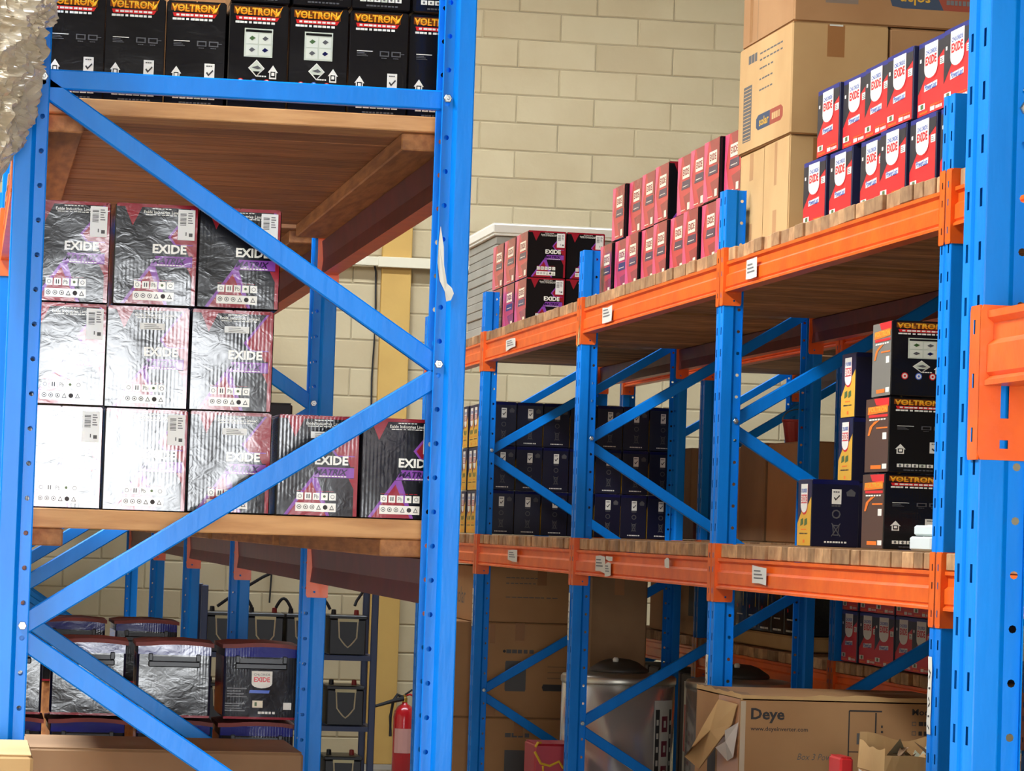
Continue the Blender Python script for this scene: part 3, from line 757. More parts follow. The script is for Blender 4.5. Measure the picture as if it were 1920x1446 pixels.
# ------------------------------------------------------------------ red cartons with white shield
def red_side(w, d, h):
    a = Art(d, h, left_fn(w, d))
    a.rect(.01, .01, .99, .93, P_RED, 1); a.rect(.01, .93, .99, .995, P_NAVY, 1)
    a.poly([(.01, .93), (.01, .30), (.36, .58), (.64, .66), (.99, .80), (.99, .93)], P_BLACK, 2)
    a.shield(.27, .455, .74, .945, P_RED, 3); a.shield(.25, .48, .74, .945, P_WHITE, 4)
    a.text('CHLORIDE', .29, .80, .70, .86, P_BLUE, 5, .02); a.text('EXIDE', .29, .66, .70, .78, P_RED, 5, .04)
    a.poly([(.26, .32), (.74, .34), (.74, .42), (.26, .40)], P_WHITE, 3); a.text('PowerLast', .28, .33, .72, .415, P_BLUE, 4, .02, .2)
    a.rect(.82, .60, .99, .70, P_WHITE, 3); a.lines(.84, .615, .96, .69, PAPERD, 3, 4)
    a.rect(.05, .09, .30, .17, P_WHITE, 3); a.rect(.14, .1, .24, .16, P_GREEN, 4)
    a.dashes(.10, .03, .42, .06, P_ORANGE, 6, 3); a.rect(.5, .035, .66, .09, P_WHITE, 3); a.dashes(.5, .1, .95, .115, P_ORANGE, 5, 3); a.dashes(.70, .04, .95, .08, P_WHITE, 5, 3, 4)
    a.rect(.07, .73, .13, .78, P_WHITE, 3)
    return a.mesh('side_print')
RW, RD, RH = .175, .258, .214
RB = carton_mesh('carton_body', RW, RD, RH, P_NAVYD, P_NAVY); RS = red_side(RW, RD, RH)
def red_box(loc, label, group, rz=0.0):
    t = thing('battery_carton', loc, label, 'carton', group, rz=rz); put('carton_body', RB, t); put('side_print', RS, t); return t
for i, y in enumerate([9.885, 9.60, 9.275, 9.00, 8.725, 8.45]):
    red_box((2.72+.008*(i % 3), y+.13, 2.5005), f"red and black carton with white shield, lower row, {ORD[i]} from the brown cartons", 'red cartons on the upper right shelf', (.012, 0, -.01, .008, -.006, 0.01)[i])
for i, y in enumerate([9.745, 9.481, 9.217, 8.953, 8.68, 8.415, 8.15]):
    red_box((2.722+.006*((i*2) % 3), y+.13, 2.7155), f"red and black carton with white shield, upper row, {ORD[i]} from the brown cartons", 'red cartons on the upper right shelf', (0, .006, -.006, .004, 0, -.004, .004)[i])
# dim rows of the same cartons on the rear rack
for r in range(2):
    for i in range(7):
        red_box((3.80+.006*(i % 2), 13.33-.262*i, .9985+.2155*r), f"dim red carton on low rear shelf, {['bottom', 'top'][r]} row, {ORD[i]} from the left", 'red cartons on the rear rack', .02*((i % 3)-1))

# ------------------------------------------------------------------ navy and yellow cartons
def navy_front(w, d, h):
    a = Art(w, h, front_fn(w, d))
    a.rect(.012, .012, .988, .988, FNAVYD, .5)
    a.rect(.42, .64, .62, .86, FWHITE, 1); a.dashes(.45, .81, .59, .83, INKG, 3, 2); a.poly([(.46, .73), (.50, .69), (.59, .76), (.58, .78), (.505, .72), (.475, .745)], INK, 2)
    a.dashes(.42, .60, .62, .625, FGREY, 3, 1)
    a.ring(.52, .49, .095, .03, FGREY, 1, 9)
    a.poly([(.44, .33), (.60, .33), (.57, .17), (.47, .17)], FGREY, 1); a.poly([(.465, .31), (.575, .31), (.555, .19), (.485, .19)], FNAVYD, 2)
    for s in (-1, 1): a.poly([(.52-s*.1, .35), (.52-s*.085, .36), (.52+s*.1, .165), (.52+s*.085, .155)], FGREY, 3)
    a.dashes(.28, .06, .76, .085, FWHITE, 8, 1, 3)
    a.poly([(.74, .76), (.90, .76), (.92, .82), (.82, .87), (.72, .82)], FGREY, 1)
    a.rect(.01, .93, .99, .99, FNAVY, 1)
    return a.mesh('printed_marks')
def yellow_side(w, d, h):
    a = Art(d, h, left_fn(w, d))
    a.rect(.012, .01, .988, .99, P_NAVYD, 1)
    a.poly([(.012, .01), (.988, .01), (.988, .74), (.70, .60), (.30, .52), (.012, .34)], P_YELLOW, 2)
    a.shield(.26, .47, .74, .93, P_RED, 3); a.shield(.25, .50, .73, .93, P_WHITE, 4)
    a.text('CHLORIDE', .29, .80, .69, .86, P_BLUE, 5, .02); a.rect(.28, .64, .70, .77, P_RED, 5); a.text('EXIDE', .30, .655, .68, .755, P_WHITE, 6, .03)
    for i in range(2): a.poly([(.24+.28*i, .30), (.46+.28*i, .33), (.44+.28*i, .42), (.26+.28*i, .40)], P_GREEN, 3)
    a.dashes(.3, .24, .7, .26, P_ORANGE, 4, 3); a.dashes(.2, .18, .8, .2, P_BLACK, 6, 3); a.rect(.45, .05, .58, .10, P_ORANGE, 3)
    return a.mesh('side_print')
NW, ND, NH = .134, .165, .224
NB = carton_mesh('carton_body', NW, ND, NH, FNAVYD, FNAVY); NF = navy_front(NW, ND, NH); NS = yellow_side(NW, ND, NH)
def navy_box(loc, label, group, side=True, front=True, S=None, rz=0.0):
    t = thing('battery_carton', loc, label, 'carton', group, rz=rz); B, F, Sd = S or (NB, NF, NS)
    put('carton_body', B, t)
    if front: put('printed_marks', F, t)
    if side: put('side_print', Sd, t)
    return t
rn = ['bottom', 'middle', 'top']
for r in range(3):
    for c in range(7):
        rr = random.Random(100+r*7+c)
        navy_box((2.705+.1385*c, 16.36+.085+rr.uniform(-.006, .006), 1.4845+.226*r), f"dark navy carton in the far stack, {rn[r]} row, {ORD[c]} from the left", 'navy fronts of the far stack', True, True, rz=rr.uniform(-.02, .02))
    for k in range(1, 5):
        navy_box((2.70+.006*(k % 2), 16.36+.085+.178*k, 1.4845+.226*r), f"yellow-sided carton at far end, {rn[r]} row, {ORD[k]} back from the upright", 'yellow sides of the far stack', True, False)
NB2 = (carton_mesh('carton_body', .155, .17, .213, FNAVYD, FNAVY), navy_front(.155, .17, .213), yellow_side(.155, .17, .213))
navy_box((2.722, 10.065, 1.4845), 'single navy carton with yellow side standing before the flame-lettered stack', None, S=NB2)
for i in range(3):
    navy_box((2.935+.004*i, 10.385, 1.4845+.2135*i), f"navy and yellow carton squeezed behind the flame-lettered stack, {['bottom', 'middle', 'top'][i]}", 'yellow cartons behind the stack', S=NB2)
    if i > 0: navy_box((3.10, 10.37, 1.4845+.2135*i), f"inner navy and yellow carton behind the stack, {['bottom', 'middle', 'top'][i]} of its pile", 'yellow cartons behind the stack', S=NB2)
navy_box((3.10, 10.37, 1.4845), 'inner navy and yellow carton behind the stack, bottom of its pile', 'yellow cartons behind the stack', S=NB2)

# ------------------------------------------------------------------ brown cartons
def carton(name, x0, x1, y0, y1, z0, z1, label, mat=CARD, group=None, rz=0.0, art=None, tape=True, cat='carton', top=None):
    """carton with flaps; art(front_art, side_art) adds print"""
    w, d, h = x1-x0, y1-y0, z1-z0
    t = thing(name, ((x0+x1)/2, (y0+y1)/2, z0), label, cat, group, rz=rz)
    put('carton_body', carton_mesh('carton_body', w, d, h, mat, top or mat, .006), t)
    if tape:
        b = MB(); tw = .024
        b.face([(-tw, -d/2-.0008, h-.09), (tw, -d/2-.0008, h-.09), (tw, -d/2-.0008, h+.0006), (-tw, -d/2-.0008, h+.0006)], TAPE)
        b.face([(-tw, -d/2-.0008, h+.0006), (tw, -d/2-.0008, h+.0006), (tw, d/2+.0008, h+.0006), (-tw, d/2+.0008, h+.0006)], TAPE)
        put('packing_tape', b.mesh('packing_tape'), t)
    if art:
        f = Art(w, h, front_fn(w, d)); l = Art(d, h, left_fn(w, d)); art(f, l)
        for q in (f, l):
            if q.mb.f: q.rect(.012, .012, .988, .988, mat, .5)
        if f.mb.f: put('front_print', f.mesh('front_print'), t)
        if l.mb.f: put('side_print', l.mesh('side_print'), t)
    return t
def art_plain_side(f, l):
    for x in (.25, .75): l.rect(x-.05, .02, x+.05, .30, TAPE if x < .5 else CARDL, 1)
    l.rect(.30, .72, .40, .98, TAPE, 1)
carton('carton', 2.636, 2.95, 10.70, 11.045, 2.5005, 2.835, 'pale tall carton behind the third upright, farther of two', CARDL, 'pale cartons on upper shelf', art=lambda f, l: (l.rect(.4, .70, .55, .98, CARD, 1), l.rect(.42, .02, .55, .25, CARD, 1)))
carton('carton', 2.634, 2.95, 10.352, 10.695, 2.5005, 2.835, 'pale tall carton at the lower corner beside the red cartons', CARDL, 'pale cartons on upper shelf', art=lambda f, l: (l.rect(.42, .55, .52, .98, CARD, 1), l.rect(.4, .02, .55, .3, CARD, 1), f.rect(.25, .6, .55, .98, TAPE, 1)))
carton('carton', 2.955, 3.52, 10.37, 11.04, 2.5005, 2.835, 'brown carton hidden behind red cartons, right of the pale ones', CARD)
def art_mid(f, l):
    l.rect(.10, .10, .26, .62, INKG, 1)
    for i in range(15): l.rect(.11, .11+i*.034, .25, .118+i*.034, CARDL, 2)
    for k in range(3): l.dashes(.40, .52+k*.10, .66, .535+k*.10, INKG, 5, 1, k)
    l.dashes(.18, .82, .36, .90, INKG, 3, 1); l.dashes(.40, .80, .85, .815, INKG, 7, 1, 3); l.dashes(.40, .86, .85, .875, INKG, 7, 1, 5)
    l.poly([(.40, .16), (.62, .16), (.62, .30), (.40, .30), (.36, .27), (.36, .19)], base_mat('logo_navy', (62, 74, 92), .6), 1)
    l.poly([(.62, .16), (.82, .16), (.86, .19), (.86, .27), (.82, .30), (.62, .30)], base_mat('logo_rust', (160, 72, 48), .6), 1)
    l.text('solar', .42, .19, .60, .27, P_YELLOW, 2, .02); l.dashes(.66, .20, .82, .26, CARDL, 4, 2)
    f.rect(.36, .70, .54, .985, TAPE, 1); f.rect(.38, .975, .52, .99, PAPER, 2)
carton('carton', 2.628, 2.955, 10.34, 11.06, 2.8365, 3.208, 'carton with barcode and printed logo on its aisle side, middle layer', CARDL, rz=.006, art=art_mid, tape=False)
carton('carton', 2.962, 3.56, 10.345, 11.05, 2.8365, 3.205, 'brown taped carton in the middle layer, right of the printed one', CARD)
def art_top(f, l):
    n = base_mat('logo_navy', (62, 74, 92), .6); ru = base_mat('logo_rust', (160, 72, 48), .6)
    f.poly([(.34, .30), (.36, .175), (.40, .16), (.55, .16), (.52, .30)], n, 1); f.poly([(.52, .30), (.55, .16), (.655, .16), (.67, .20), (.67, .30)], ru, 1)
    f.text('solar', .39, .19, .50, .28, P_YELLOW, 2, .02, 0, True); f.dashes(.56, .21, .65, .25, PAPERD, 6, 2)
    f.rect(.115, .17, .235, .30, base_mat('logo_grey', (132, 112, 94), .7), 1)
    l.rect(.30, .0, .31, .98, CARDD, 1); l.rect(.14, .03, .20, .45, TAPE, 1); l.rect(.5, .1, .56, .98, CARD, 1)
carton('carton', 2.632, 3.56, 10.342, 11.05, 3.2095, 3.60, 'topmost big carton with an upside-down printed logo, cut by the top edge', CARD, art=art_top)
# ------------------------------------------------------------------ pale board stack at the far end of the upper shelf
gb = []
for k in range(2):
    b = MB(); b.box(-.425, -.46, 0, .425, .46, .0445, GREYP, ch=.004); gb.append(b.mesh('flat_board'))
for i in range(12):
    rr = random.Random(i); o = put('flat_board', gb[i % 2], None, (3.128+rr.uniform(-.004, .004), 17.24+rr.uniform(-.006, .006), 2.5005+.0455*i))
    tag(o, f'flat grey board behind the far cartons, {ORD[i]} from the bottom of the stack', 'board', 'grey boards stacked on the far upper shelf')
b = MB(); b.box(-.44, -.475, 0, .44, .475, .012, WHITEP, ch=.003); b.box(-.445, -.48, .012, .445, .48, .062, WHITEP, ch=.006); b.box(-.44, -.47, .062, .44, .47, .068, WHITEP)
tag(b.build('lid_board', None, (3.128, 17.24, 2.5005+.0455*12)), 'white capping board lying on top of the grey board stack', 'board')

# ------------------------------------------------------------------ foam blocks and small things on the lower right shelf
def foam(x0, x1, y0, y1, z0, z1, label, rz=0):
    b = MB(); w, d, h = x1-x0, y1-y0, z1-z0; b.box(-w/2, -d/2, 0, w/2, d/2, h, FOAM, ch=.005); b.box(-w/2+.03, -d/2+.03, h, w/2-.03, d/2-.03, h+.002, FOAM)
    tag(put('foam_block', b.mesh('foam_block'), None, ((x0+x1)/2, (y0+y1)/2, z0), rz), label, 'foam', 'white foam blocks')
foam(2.655, 2.95, 8.73, 8.93, 1.4845, 1.524, 'white foam block lying on the lower right shelf')
foam(2.668, 2.95, 8.75, 8.93, 1.5265, 1.556, 'white foam block on top of another foam block', .02)
foam(2.60, 2.86, 7.46, 7.72, 1.4845, 1.60, 'white foam block seen past the right edge of the bright blue upright')
b = MB(); b.box(-.07, -.05, 0, .07, .05, .018, P_RED, ch=.003); b.box(-.072, -.052, .018, .072, .052, .022, PAPER, ch=.001)
tag(put('packet', b.mesh('packet'), None, (2.80, 8.83, 1.559), .2), 'small red packet resting on the foam blocks', 'packet')

# ------------------------------------------------------------------ rear rack contents
def art_rear(f, l):
    l.ring(.6, .3, .10, .012, INKG, 1, 14)
carton('carton', 3.75, 4.3, 14.30, 14.98, 1.4905, 1.955, 'plain brown carton on rear middle shelf, right of three', CARD, 'rear cartons')
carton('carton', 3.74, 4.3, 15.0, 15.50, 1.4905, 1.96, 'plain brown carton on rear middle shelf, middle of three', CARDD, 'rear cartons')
carton('carton', 3.76, 4.3, 15.53, 16.07, 1.4905, 1.95, 'plain brown carton on rear middle shelf, left of three', CARD, 'rear cartons')
carton('carton', 3.72, 4.2, 16.50, 17.3, 1.62, 1.965, 'brown carton with a faint ring print behind the navy stack', CARD, art=art_rear)
carton('carton', 3.74, 4.2, 16.48, 17.25, 1.4905, 1.619, 'dark red flat carton under the ring-printed carton', LIDRED, tape=False)
b = MB(); b.lathe([(.055, 0), (.062, .02), (.078, .125), (.082, .127), (.082, .137), (.076, .137), (.072, .12), (.052, .015)], (0, 0, 0), BUCKET, 24)
t = thing('bucket', (4.06, 15.62, 1.9605), 'small red bucket standing on the rear cartons', 'bucket'); b.build('bucket_body', t)
b = MB(); b.tube([(.08*math.cos(a), .012, .13+.06*math.sin(a)) for a in [math.pi*i/10 for i in range(11)]], .003, ZINC, 6); b.build('handle', t)
carton('carton', 3.74, 4.3, 14.33, 15.6, .9985, 1.066, 'flat tan carton under black cartons on the low rear shelf', CARDL, tape=False)
VB3 = carton_mesh('carton_body', .235, .24, .222, FBLACK, FBLACK)
def black_side(w, d, h):
    a = Art(d, h, left_fn(w, d)); a.rect(.012, .012, .988, .988, FBLACK, .5); a.dashes(.2, .85, .8, .93, FORANGE, 5, 1); a.dashes(.2, .3, .7, .33, FWHITE, 6, 1); a.rect(.7, .5, .74, .8, FYELLOW, 1); a.circ(.25, .5, .04, FREDB, 1, 8); a.dashes(.15, .06, .8, .1, FWHITE, 7, 1)
    return a.mesh('side_print')
VS3 = black_side(.235, .24, .222)
for i in range(5):
    t = thing('battery_carton', (3.87, 14.47+.245*i, 1.0685), f'black carton on low rear shelf, {ORD[4-i]} from the left', 'carton', 'black cartons on the rear rack')
    put('carton_body', VB3, t); put('side_print', VS3, t)
def art_sq(f, l):
    l.rect(.45, .35, .62, .80, INKG, 1); l.dashes(.1, .7, .3, .74, INKG, 4, 1); l.rect(.8, .3, .9, .9, INK, 1)
carton('carton', 3.74, 4.25, 16.30, 17.5, .9955, 1.325, 'brown carton with dark square print on the low rear shelf', CARD, art=art_sq)
for i in range(6):
    carton('carton', 3.71, 4.0, 16.28+.27*i, 16.52+.27*i, 0.0, .80, f'narrow dark carton with white stripe under low rear shelf, {ORD[5-i]} from the left', base_mat('dark_print', (48, 34, 34), .6), 'narrow striped cartons', art=lambda f, l: (l.rect(.3, .05, .62, .95, P_WHITE, 1), l.rect(.36, .5, .56, .8, P_RED, 2)), tape=False)

# ------------------------------------------------------------------ floor level beyond: cartons and tanks
def art_c2(f, l):
    f.poly([(.40, .60), (.55, .60), (.555, .58), (.555, .30), (.55, .28), (.40, .28), (.395, .30), (.395, .58)], INKG, 1)
    f.dashes(.40, .68, .62, .72, INKG, 5, 1); f.circ(.385, .70, .012, INK, 1, 8)
    f.lines(.72, .42, .92, .60, CARDD, 3, 1, .2)
    f.poly([(.69, .36), (.86, .36), (.87, .33), (.86, .29), (.69, .29), (.68, .33)], INK, 1)
    f.rect(.27, .78, .31, .98, TAPE, 1); f.rect(.26, .02, .33, .14, TAPE, 1)
def art_c1(f, l):
    f.dashes(.40, .82, .60, .86, INKG, 4, 1); f.rect(.40, .50, .56, .70, INKG, 1)
carton('carton', 2.515, 3.20, 16.5, 17.3, 0.0, .545, 'large brown carton on the floor behind far upright, bottom of pile', CARD, 'large floor cartons', art=art_c1)
carton('carton', 2.51, 3.19, 16.5, 17.3, .5465, 1.032, 'large brown carton with dark rounded square print, middle of pile', CARD, 'large floor cartons', art=art_c2)
carton('carton', 2.60, 3.32, 16.52, 17.3, 1.0335, 1.318, 'large brown carton with faint print lines, top of pile', CARD, 'large floor cartons', art=lambda f, l: (f.dashes(.24, .80, .52, .815, INKG, 8, 1), f.dashes(.24, .70, .50, .715, INKG, 8, 1, 3), f.dashes(.24, .45, .62, .465, INKG, 9, 1, 5), l.text('solar', .3, .3, .7, .6, INKG, 1)))
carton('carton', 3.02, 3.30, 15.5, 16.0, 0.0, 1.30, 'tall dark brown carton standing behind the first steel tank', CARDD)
def tank(x, y, r, label, a0, style):
    t = thing('water_tank', (x, y, 0), label, 'tank', 'steel tanks')
    b = MB(); b.lathe([(r-.012, 0), (r, .012), (r, .835)], (0, 0, 0), STEEL, 64); b.build('tank_shell', t, smooth=True)
    b = MB(); b.lathe([(r+.001, .834), (r+.004, .84), (r+.004, .862), (r-.004, .872), (r-.05, .880), (.10, .886)], (0, 0, 0), STEELT, 64); b.build('top_cap', t, smooth=True)
    b = MB(); b.lathe([(.130, .881), (.134, .892), (.128, .902), (.085, .930), (.05, .942), (.01, .946)], (0, 0, 0), LIDB, 40); o = b.build('inspection_lid', t, smooth=True)
    b = MB(); b.lathe([(.012, 0), (.014, .012), (.008, .02)], (-.03, -.07, .932), PAPER, 12); b.build('knob', o, smooth=True)
    b = MB()
    def patch(u0, u1, z0, z1, mat, L):
        n = 5
        for i in range(n):
            p, q = a0+u0+(u1-u0)*i/n, a0+u0+(u1-u0)*(i+1)/n; R = r+.0012+.0006*L
            b.face([(R*math.cos(p), R*math.sin(p), z0), (R*math.cos(q), R*math.sin(q), z0), (R*math.cos(q), R*math.sin(q), z1), (R*math.cos(p), R*math.sin(p), z1)], mat)
    if style == 0:
        patch(0, .55, .15, .77, PAPER, 0); patch(.03, .13, .16, .73, INK, 1); patch(.42, .52, .16, .73, INK, 1)
        for k in range(9): patch(.055, .105, .18+.06*k, .205+.06*k, PAPER, 2); patch(.445, .495, .18+.06*k, .20+.06*k, PAPER, 2)
        for k in range(5): patch(.19, .36, .19+.11*k, .26+.11*k, base_mat('label_maroon', (120, 30, 48), .4), 1); patch(.24, .31, .21+.11*k, .24+.11*k, PAPER, 2)
    else:
        patch(0, .5, .45, .74, P_NAVYD, 0); patch(0, .5, .15, .45, P_RED, 0)
        for k in range(4): patch(.12, .36, .47+.065*k, .50+.065*k, P_YELLOW, 1)
        for k in range(4): patch(.2, .3, .18+.06*k, .22+.06*k, PAPER, 1)
    b.build('paper_label', t)
    return t
tank(2.948, 14.42, .256, 'tall bright steel tank with domed lid, nearer the aisle', math.radians(-62), 0)
tank(3.435, 14.12, .236, 'second steel tank half hidden behind the torn carton', math.radians(-152), 1)
# red carton with yellow straps
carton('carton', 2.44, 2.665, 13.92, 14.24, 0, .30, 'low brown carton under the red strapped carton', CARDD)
t = thing('carton', (2.575, 14.06, .3015), 'small red carton with yellow line print beside the steel tank', 'carton')
put('carton_body', carton_mesh('carton_body', .175, .26, .285, base_mat('carton_crimson', (176, 32, 46), .4), None, .008), t)
b = MB(); yl = base_mat('yellow_cord', (226, 176, 40), .5)
def cord(pts): b.tube(pts, .006, yl, 6)
cord([(-.088, -.134, .25), (-.06, -.135, .20), (-.02, -.135, .19), (.02, -.135, .21), (.04, -.135, .18)]); cord([(-.05, -.135, .19), (-.045, -.135, .12), (-.06, -.135, .02)]); cord([(-.086, -.134, .27), (-.075, -.136, .29), (-.06, -.12, .288)]); cord([(.05, -.135, .14), (.06, -.135, .06)])
b.build('yellow_cord', t)

# ------------------------------------------------------------------ torn carton lying before the right rack
def art_deye(f, l):
    W, Hh = f.w, f.h
    X = lambda x: (x-2.415)/W
    Z = lambda z: z/Hh
    f.text('Deye', X(2.448), Z(.930), X(2.556), Z(.976), INK, 1, .03)
    f.text('www.deyeinverter.com', X(2.448), Z(.902), X(2.632), Z(.919), INK, 1, .012)
    f.text('Box 3 Powe', X(2.60), Z(.818), X(2.72), Z(.838), INKG, 1, -.004, .3)
    for x0, z0, x1, z1 in ((2.762, .70, 2.766, .975), (2.848, .70, 2.853, .97), (2.764, .972, 2.87, .977), (2.764, .845, 2.80, .848)): f.rect(X(x0), Z(z0), X(x1), Z(z1), INK, 1)
    f.lines(X(2.868), Z(.89), X(2.876), Z(.94), INK, 3, 1); f.dashes(X(2.79), Z(.87), X(2.825), Z(.905), INKG, 3, 1)
    f.text('Model:', X(2.968), Z(.965), X(3.05), Z(.985), INK, 1, .02)
    for k in range(4): f.rect(X(2.968), Z(.932-.03*k), X(2.982), Z(.945-.03*k), INKG, 1); f.rect(X(2.970), Z(.934-.03*k), X(2.980), Z(.943-.03*k), CARD, 2); f.dashes(X(2.99), Z(.932-.03*k), X(3.06), Z(.945-.03*k), INK, 4, 1, k)
    f.rect(.0, .0, .022, .985, base_mat('clear_tape', (196, 176, 146), .15, 0, .8), 1)
    l.rect(.52, .0, .98, .99, base_mat('tape_tan', (190, 130, 84), .3, 0, .6), 1); l.rect(.30, .45, .48, .86, INK, 1); l.rect(.62, .86, .85, .92, base_mat('tape_dark', (96, 66, 50), .4), 2)
t = carton('carton', 2.415, 3.15, 9.9, 10.52, 0, 1.012, 'large battered brown carton with black lettering and a torn end', CARD, art=art_deye, tape=False)
# ragged upper rim and torn flap of that carton
b = MB(); rr = random.Random(5); n = 26
for sgn, (p, q) in ((0, ((-.3675, -.31), (.3675, -.31))), (1, ((-.3675, .31), (-.3675, -.31)))):
    for i in range(n):
        a0, a1 = i/n, (i+1)/n
        x0_, y0_ = p[0]+(q[0]-p[0])*a0, p[1]+(q[1]-p[1])*a0; x1_, y1_ = p[0]+(q[0]-p[0])*a1, p[1]+(q[1]-p[1])*a1
        h0 = 1.012+.006+.008*noise.noise((x0_*14, y0_*14, 1)); h1 = 1.012+.006+.008*noise.noise((x1_*14, y1_*14, 1))
        b.face([(x0_, y0_, 1.0), (x1_, y1_, 1.0), (x1_, y1_, h1), (x0_, y0_, h0)], CARDL)
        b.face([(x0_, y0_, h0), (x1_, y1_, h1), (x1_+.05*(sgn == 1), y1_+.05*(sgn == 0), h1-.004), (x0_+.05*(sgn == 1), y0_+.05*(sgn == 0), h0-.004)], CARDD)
b.build('ragged_rim', t)
b = MB(); flp = [(-.372, -.28, .985), (-.39, -.10, .99), (-.43, -.06, .90), (-.455, -.02, .83), (-.44, .14, .79), (-.42, .02, .76), (-.40, -.16, .86), (-.378, -.24, .92)]
cc = (-.41, -.08, .89)
for i in range(len(flp)): b.face([cc, flp[i], flp[(i+1) % len(flp)]], CARDL)
for i in range(len(flp)): b.face([(cc[0]+.004, cc[1], cc[2]), tuple(v+(.004 if k == 0 else 0) for k, v in enumerate(flp[(i+1) % len(flp)])), tuple(v+(.004 if k == 0 else 0) for k, v in enumerate(flp[i]))], CARD)
b.build('torn_flap', t)
b = MB(); fl2 = [(-.371, -.30, .93), (-.40, -.24, .90), (-.385, -.18, .86), (-.405, -.14, .84), (-.372, -.17, .80), (-.38, -.28, .82)]
for i in range(len(fl2)): b.face([(-.392, -.22, .865), fl2[i], fl2[(i+1) % len(fl2)]], base_mat('clear_film', (214, 200, 184), .12, 0, .9))
b.build('loose_tape', t)

# open carton in front of it and a red one beside
t = thing('carton', (2.80, 9.07, 0), 'open crumpled carton with a white label at the bottom right', 'carton')
w, d, h = .40, .28, .90
b = MB(); b.box(-w/2, -d/2, 0, w/2, d/2, h-.05, CARD, ch=.006); b.build('carton_body', t)
b = MB(); rr = random.Random(9); N_ = 16
rim = [(-w/2, -d/2), (w/2, -d/2), (w/2, d/2), (-w/2, d/2)]
for k in range(4):
    p, q = rim[k], rim[(k+1) % 4]
    for i in range(N_):
        A_ = [p[j]+(q[j]-p[j])*i/N_ for j in (0, 1)]; B_ = [p[j]+(q[j]-p[j])*(i+1)/N_ for j in (0, 1)]
        f = lambda v: h+.02+.025*noise.noise((v[0]*8, v[1]*8, 3))+(.022 if k == 2 else -.02 if k == 0 else 0)
        ox = .02*noise.noise((A_[0]*6, A_[1]*6, 7)); ox2 = .02*noise.noise((B_[0]*6, B_[1]*6, 7))
        b.face([(A_[0], A_[1], h-.052), (B_[0], B_[1], h-.052), (B_[0]+ox2, B_[1]+ox2, f(B_)), (A_[0]+ox, A_[1]+ox, f(A_))], CARDL)
b.build('open_rim', t)
b = MB(); b.face([(-w/2-.001, .12, .55), (-w/2-.001, -.10, .55), (-w/2-.001, -.10, .80), (-w/2-.001, -.01, .83), (-w/2-.001, .12, .845)], PAPER); b.build('white_label', t)
b = MB()
for i in range(60):
    x, y = rr.uniform(-.15, .15), rr.uniform(-.09, .06); z = h-.05+rr.uniform(0, .05); a = rr.uniform(0, 6); l_ = rr.uniform(.03, .07)
    b.face([(x, y, z), (x+l_*math.cos(a), y+l_*math.sin(a), z+rr.uniform(-.01, .04)), (x+l_*math.cos(a+.9), y+l_*math.sin(a+.9), z+rr.uniform(-.01, .05))], [CARDL, CARDD, base_mat('packing_scrap', (142, 138, 112), .7)][i % 3])
o = b.build('packing_scraps', t); o['kind'] = 'stuff'
carton('carton', 2.565, 2.605, 9.27, 9.40, 0, .872, 'narrow bright red carton end beside the open crumpled carton', P_RED, tape=False)

# ------------------------------------------------------------------ shrink-wrapped battery boxes low in the left rack
def lowbox_mesh(w, d, h):
    b = MB(); b.box(-w/2, -d/2, 0, w/2, d/2, h-.012, FNAVYD, FNAVYD, .008); body = b.mesh('box_body')
    a = Art(w, h, front_fn(w, d)); a.rect(.03, .03, .97, .93, FBLACK, .5); a.poly([(.01, .80), (.99, .80), (.99, .945), (.01, .945)], film('film_royal', (30, 34, 120)), 1)
    a.rect(.16, .66, .84, .78, PLASTICB, 1); a.rect(.22, .685, .78, .70, FGREY, 2); a.rect(.01, .0, .99, .03, FRED, 1); band = a.mesh('printed_front')
    b = MB(); b.box(-.35*w, -.012, 0, .35*w, 0, .018, PLASTICB, ch=.003); b.box(-.35*w, -.012, .018, -.29*w, 0, .04, PLASTICB, ch=.002); b.box(.29*w, -.012, .018, .35*w, 0, .04, PLASTICB, ch=.002); hd = b.mesh('carry_handle')
    b = MB(); vs = []; nx = 6
    top = []
    for j in range(4):
        for i in range(nx+1):
            x = -w/2-.006+(w+.012)*i/nx; y = -d/2-.008+(d+.016)*j/3; z = h-.010+.006*math.cos(math.pi*(i/nx-.5))+.003*noise.noise((x*20, y*20, w)); top.append((x, y, z))
    fs = [(j*(nx+1)+i, j*(nx+1)+i+1, (j+1)*(nx+1)+i+1, (j+1)*(nx+1)+i) for j in range(3) for i in range(nx)]
    b.raw(top, fs, LIDRED); b.raw([(x, y, z-.012) for x, y, z in top], [tuple(reversed(f)) for f in fs], LIDRED)
    for i in range(nx): b.face([(top[i][0], top[i][1], top[i][2]-.012), (top[i+1][0], top[i+1][1], top[i+1][2]-.012), top[i+1], top[i]], LIDRED)
    for j in range(3):
        for e in (0, nx):
            p, q = top[j*(nx+1)+e], top[(j+1)*(nx+1)+e]; b.face([(p[0], p[1], p[2]-.012), (q[0], q[1], q[2]-.012), q, p], LIDRED)
    lid = b.mesh('lid_board')
    b = MB(); b.face([(-w/2-EPS, d/2, .01), (-w/2-EPS, -d/2+.006, .01), (-w/2-EPS, -d/2+.006, h*.8), (-w/2-EPS, d/2, h*.8)], FRED); sd = b.mesh('red_side')
    return body, band, hd, lid, sd
LBM = lowbox_mesh(.222, .30, .233)
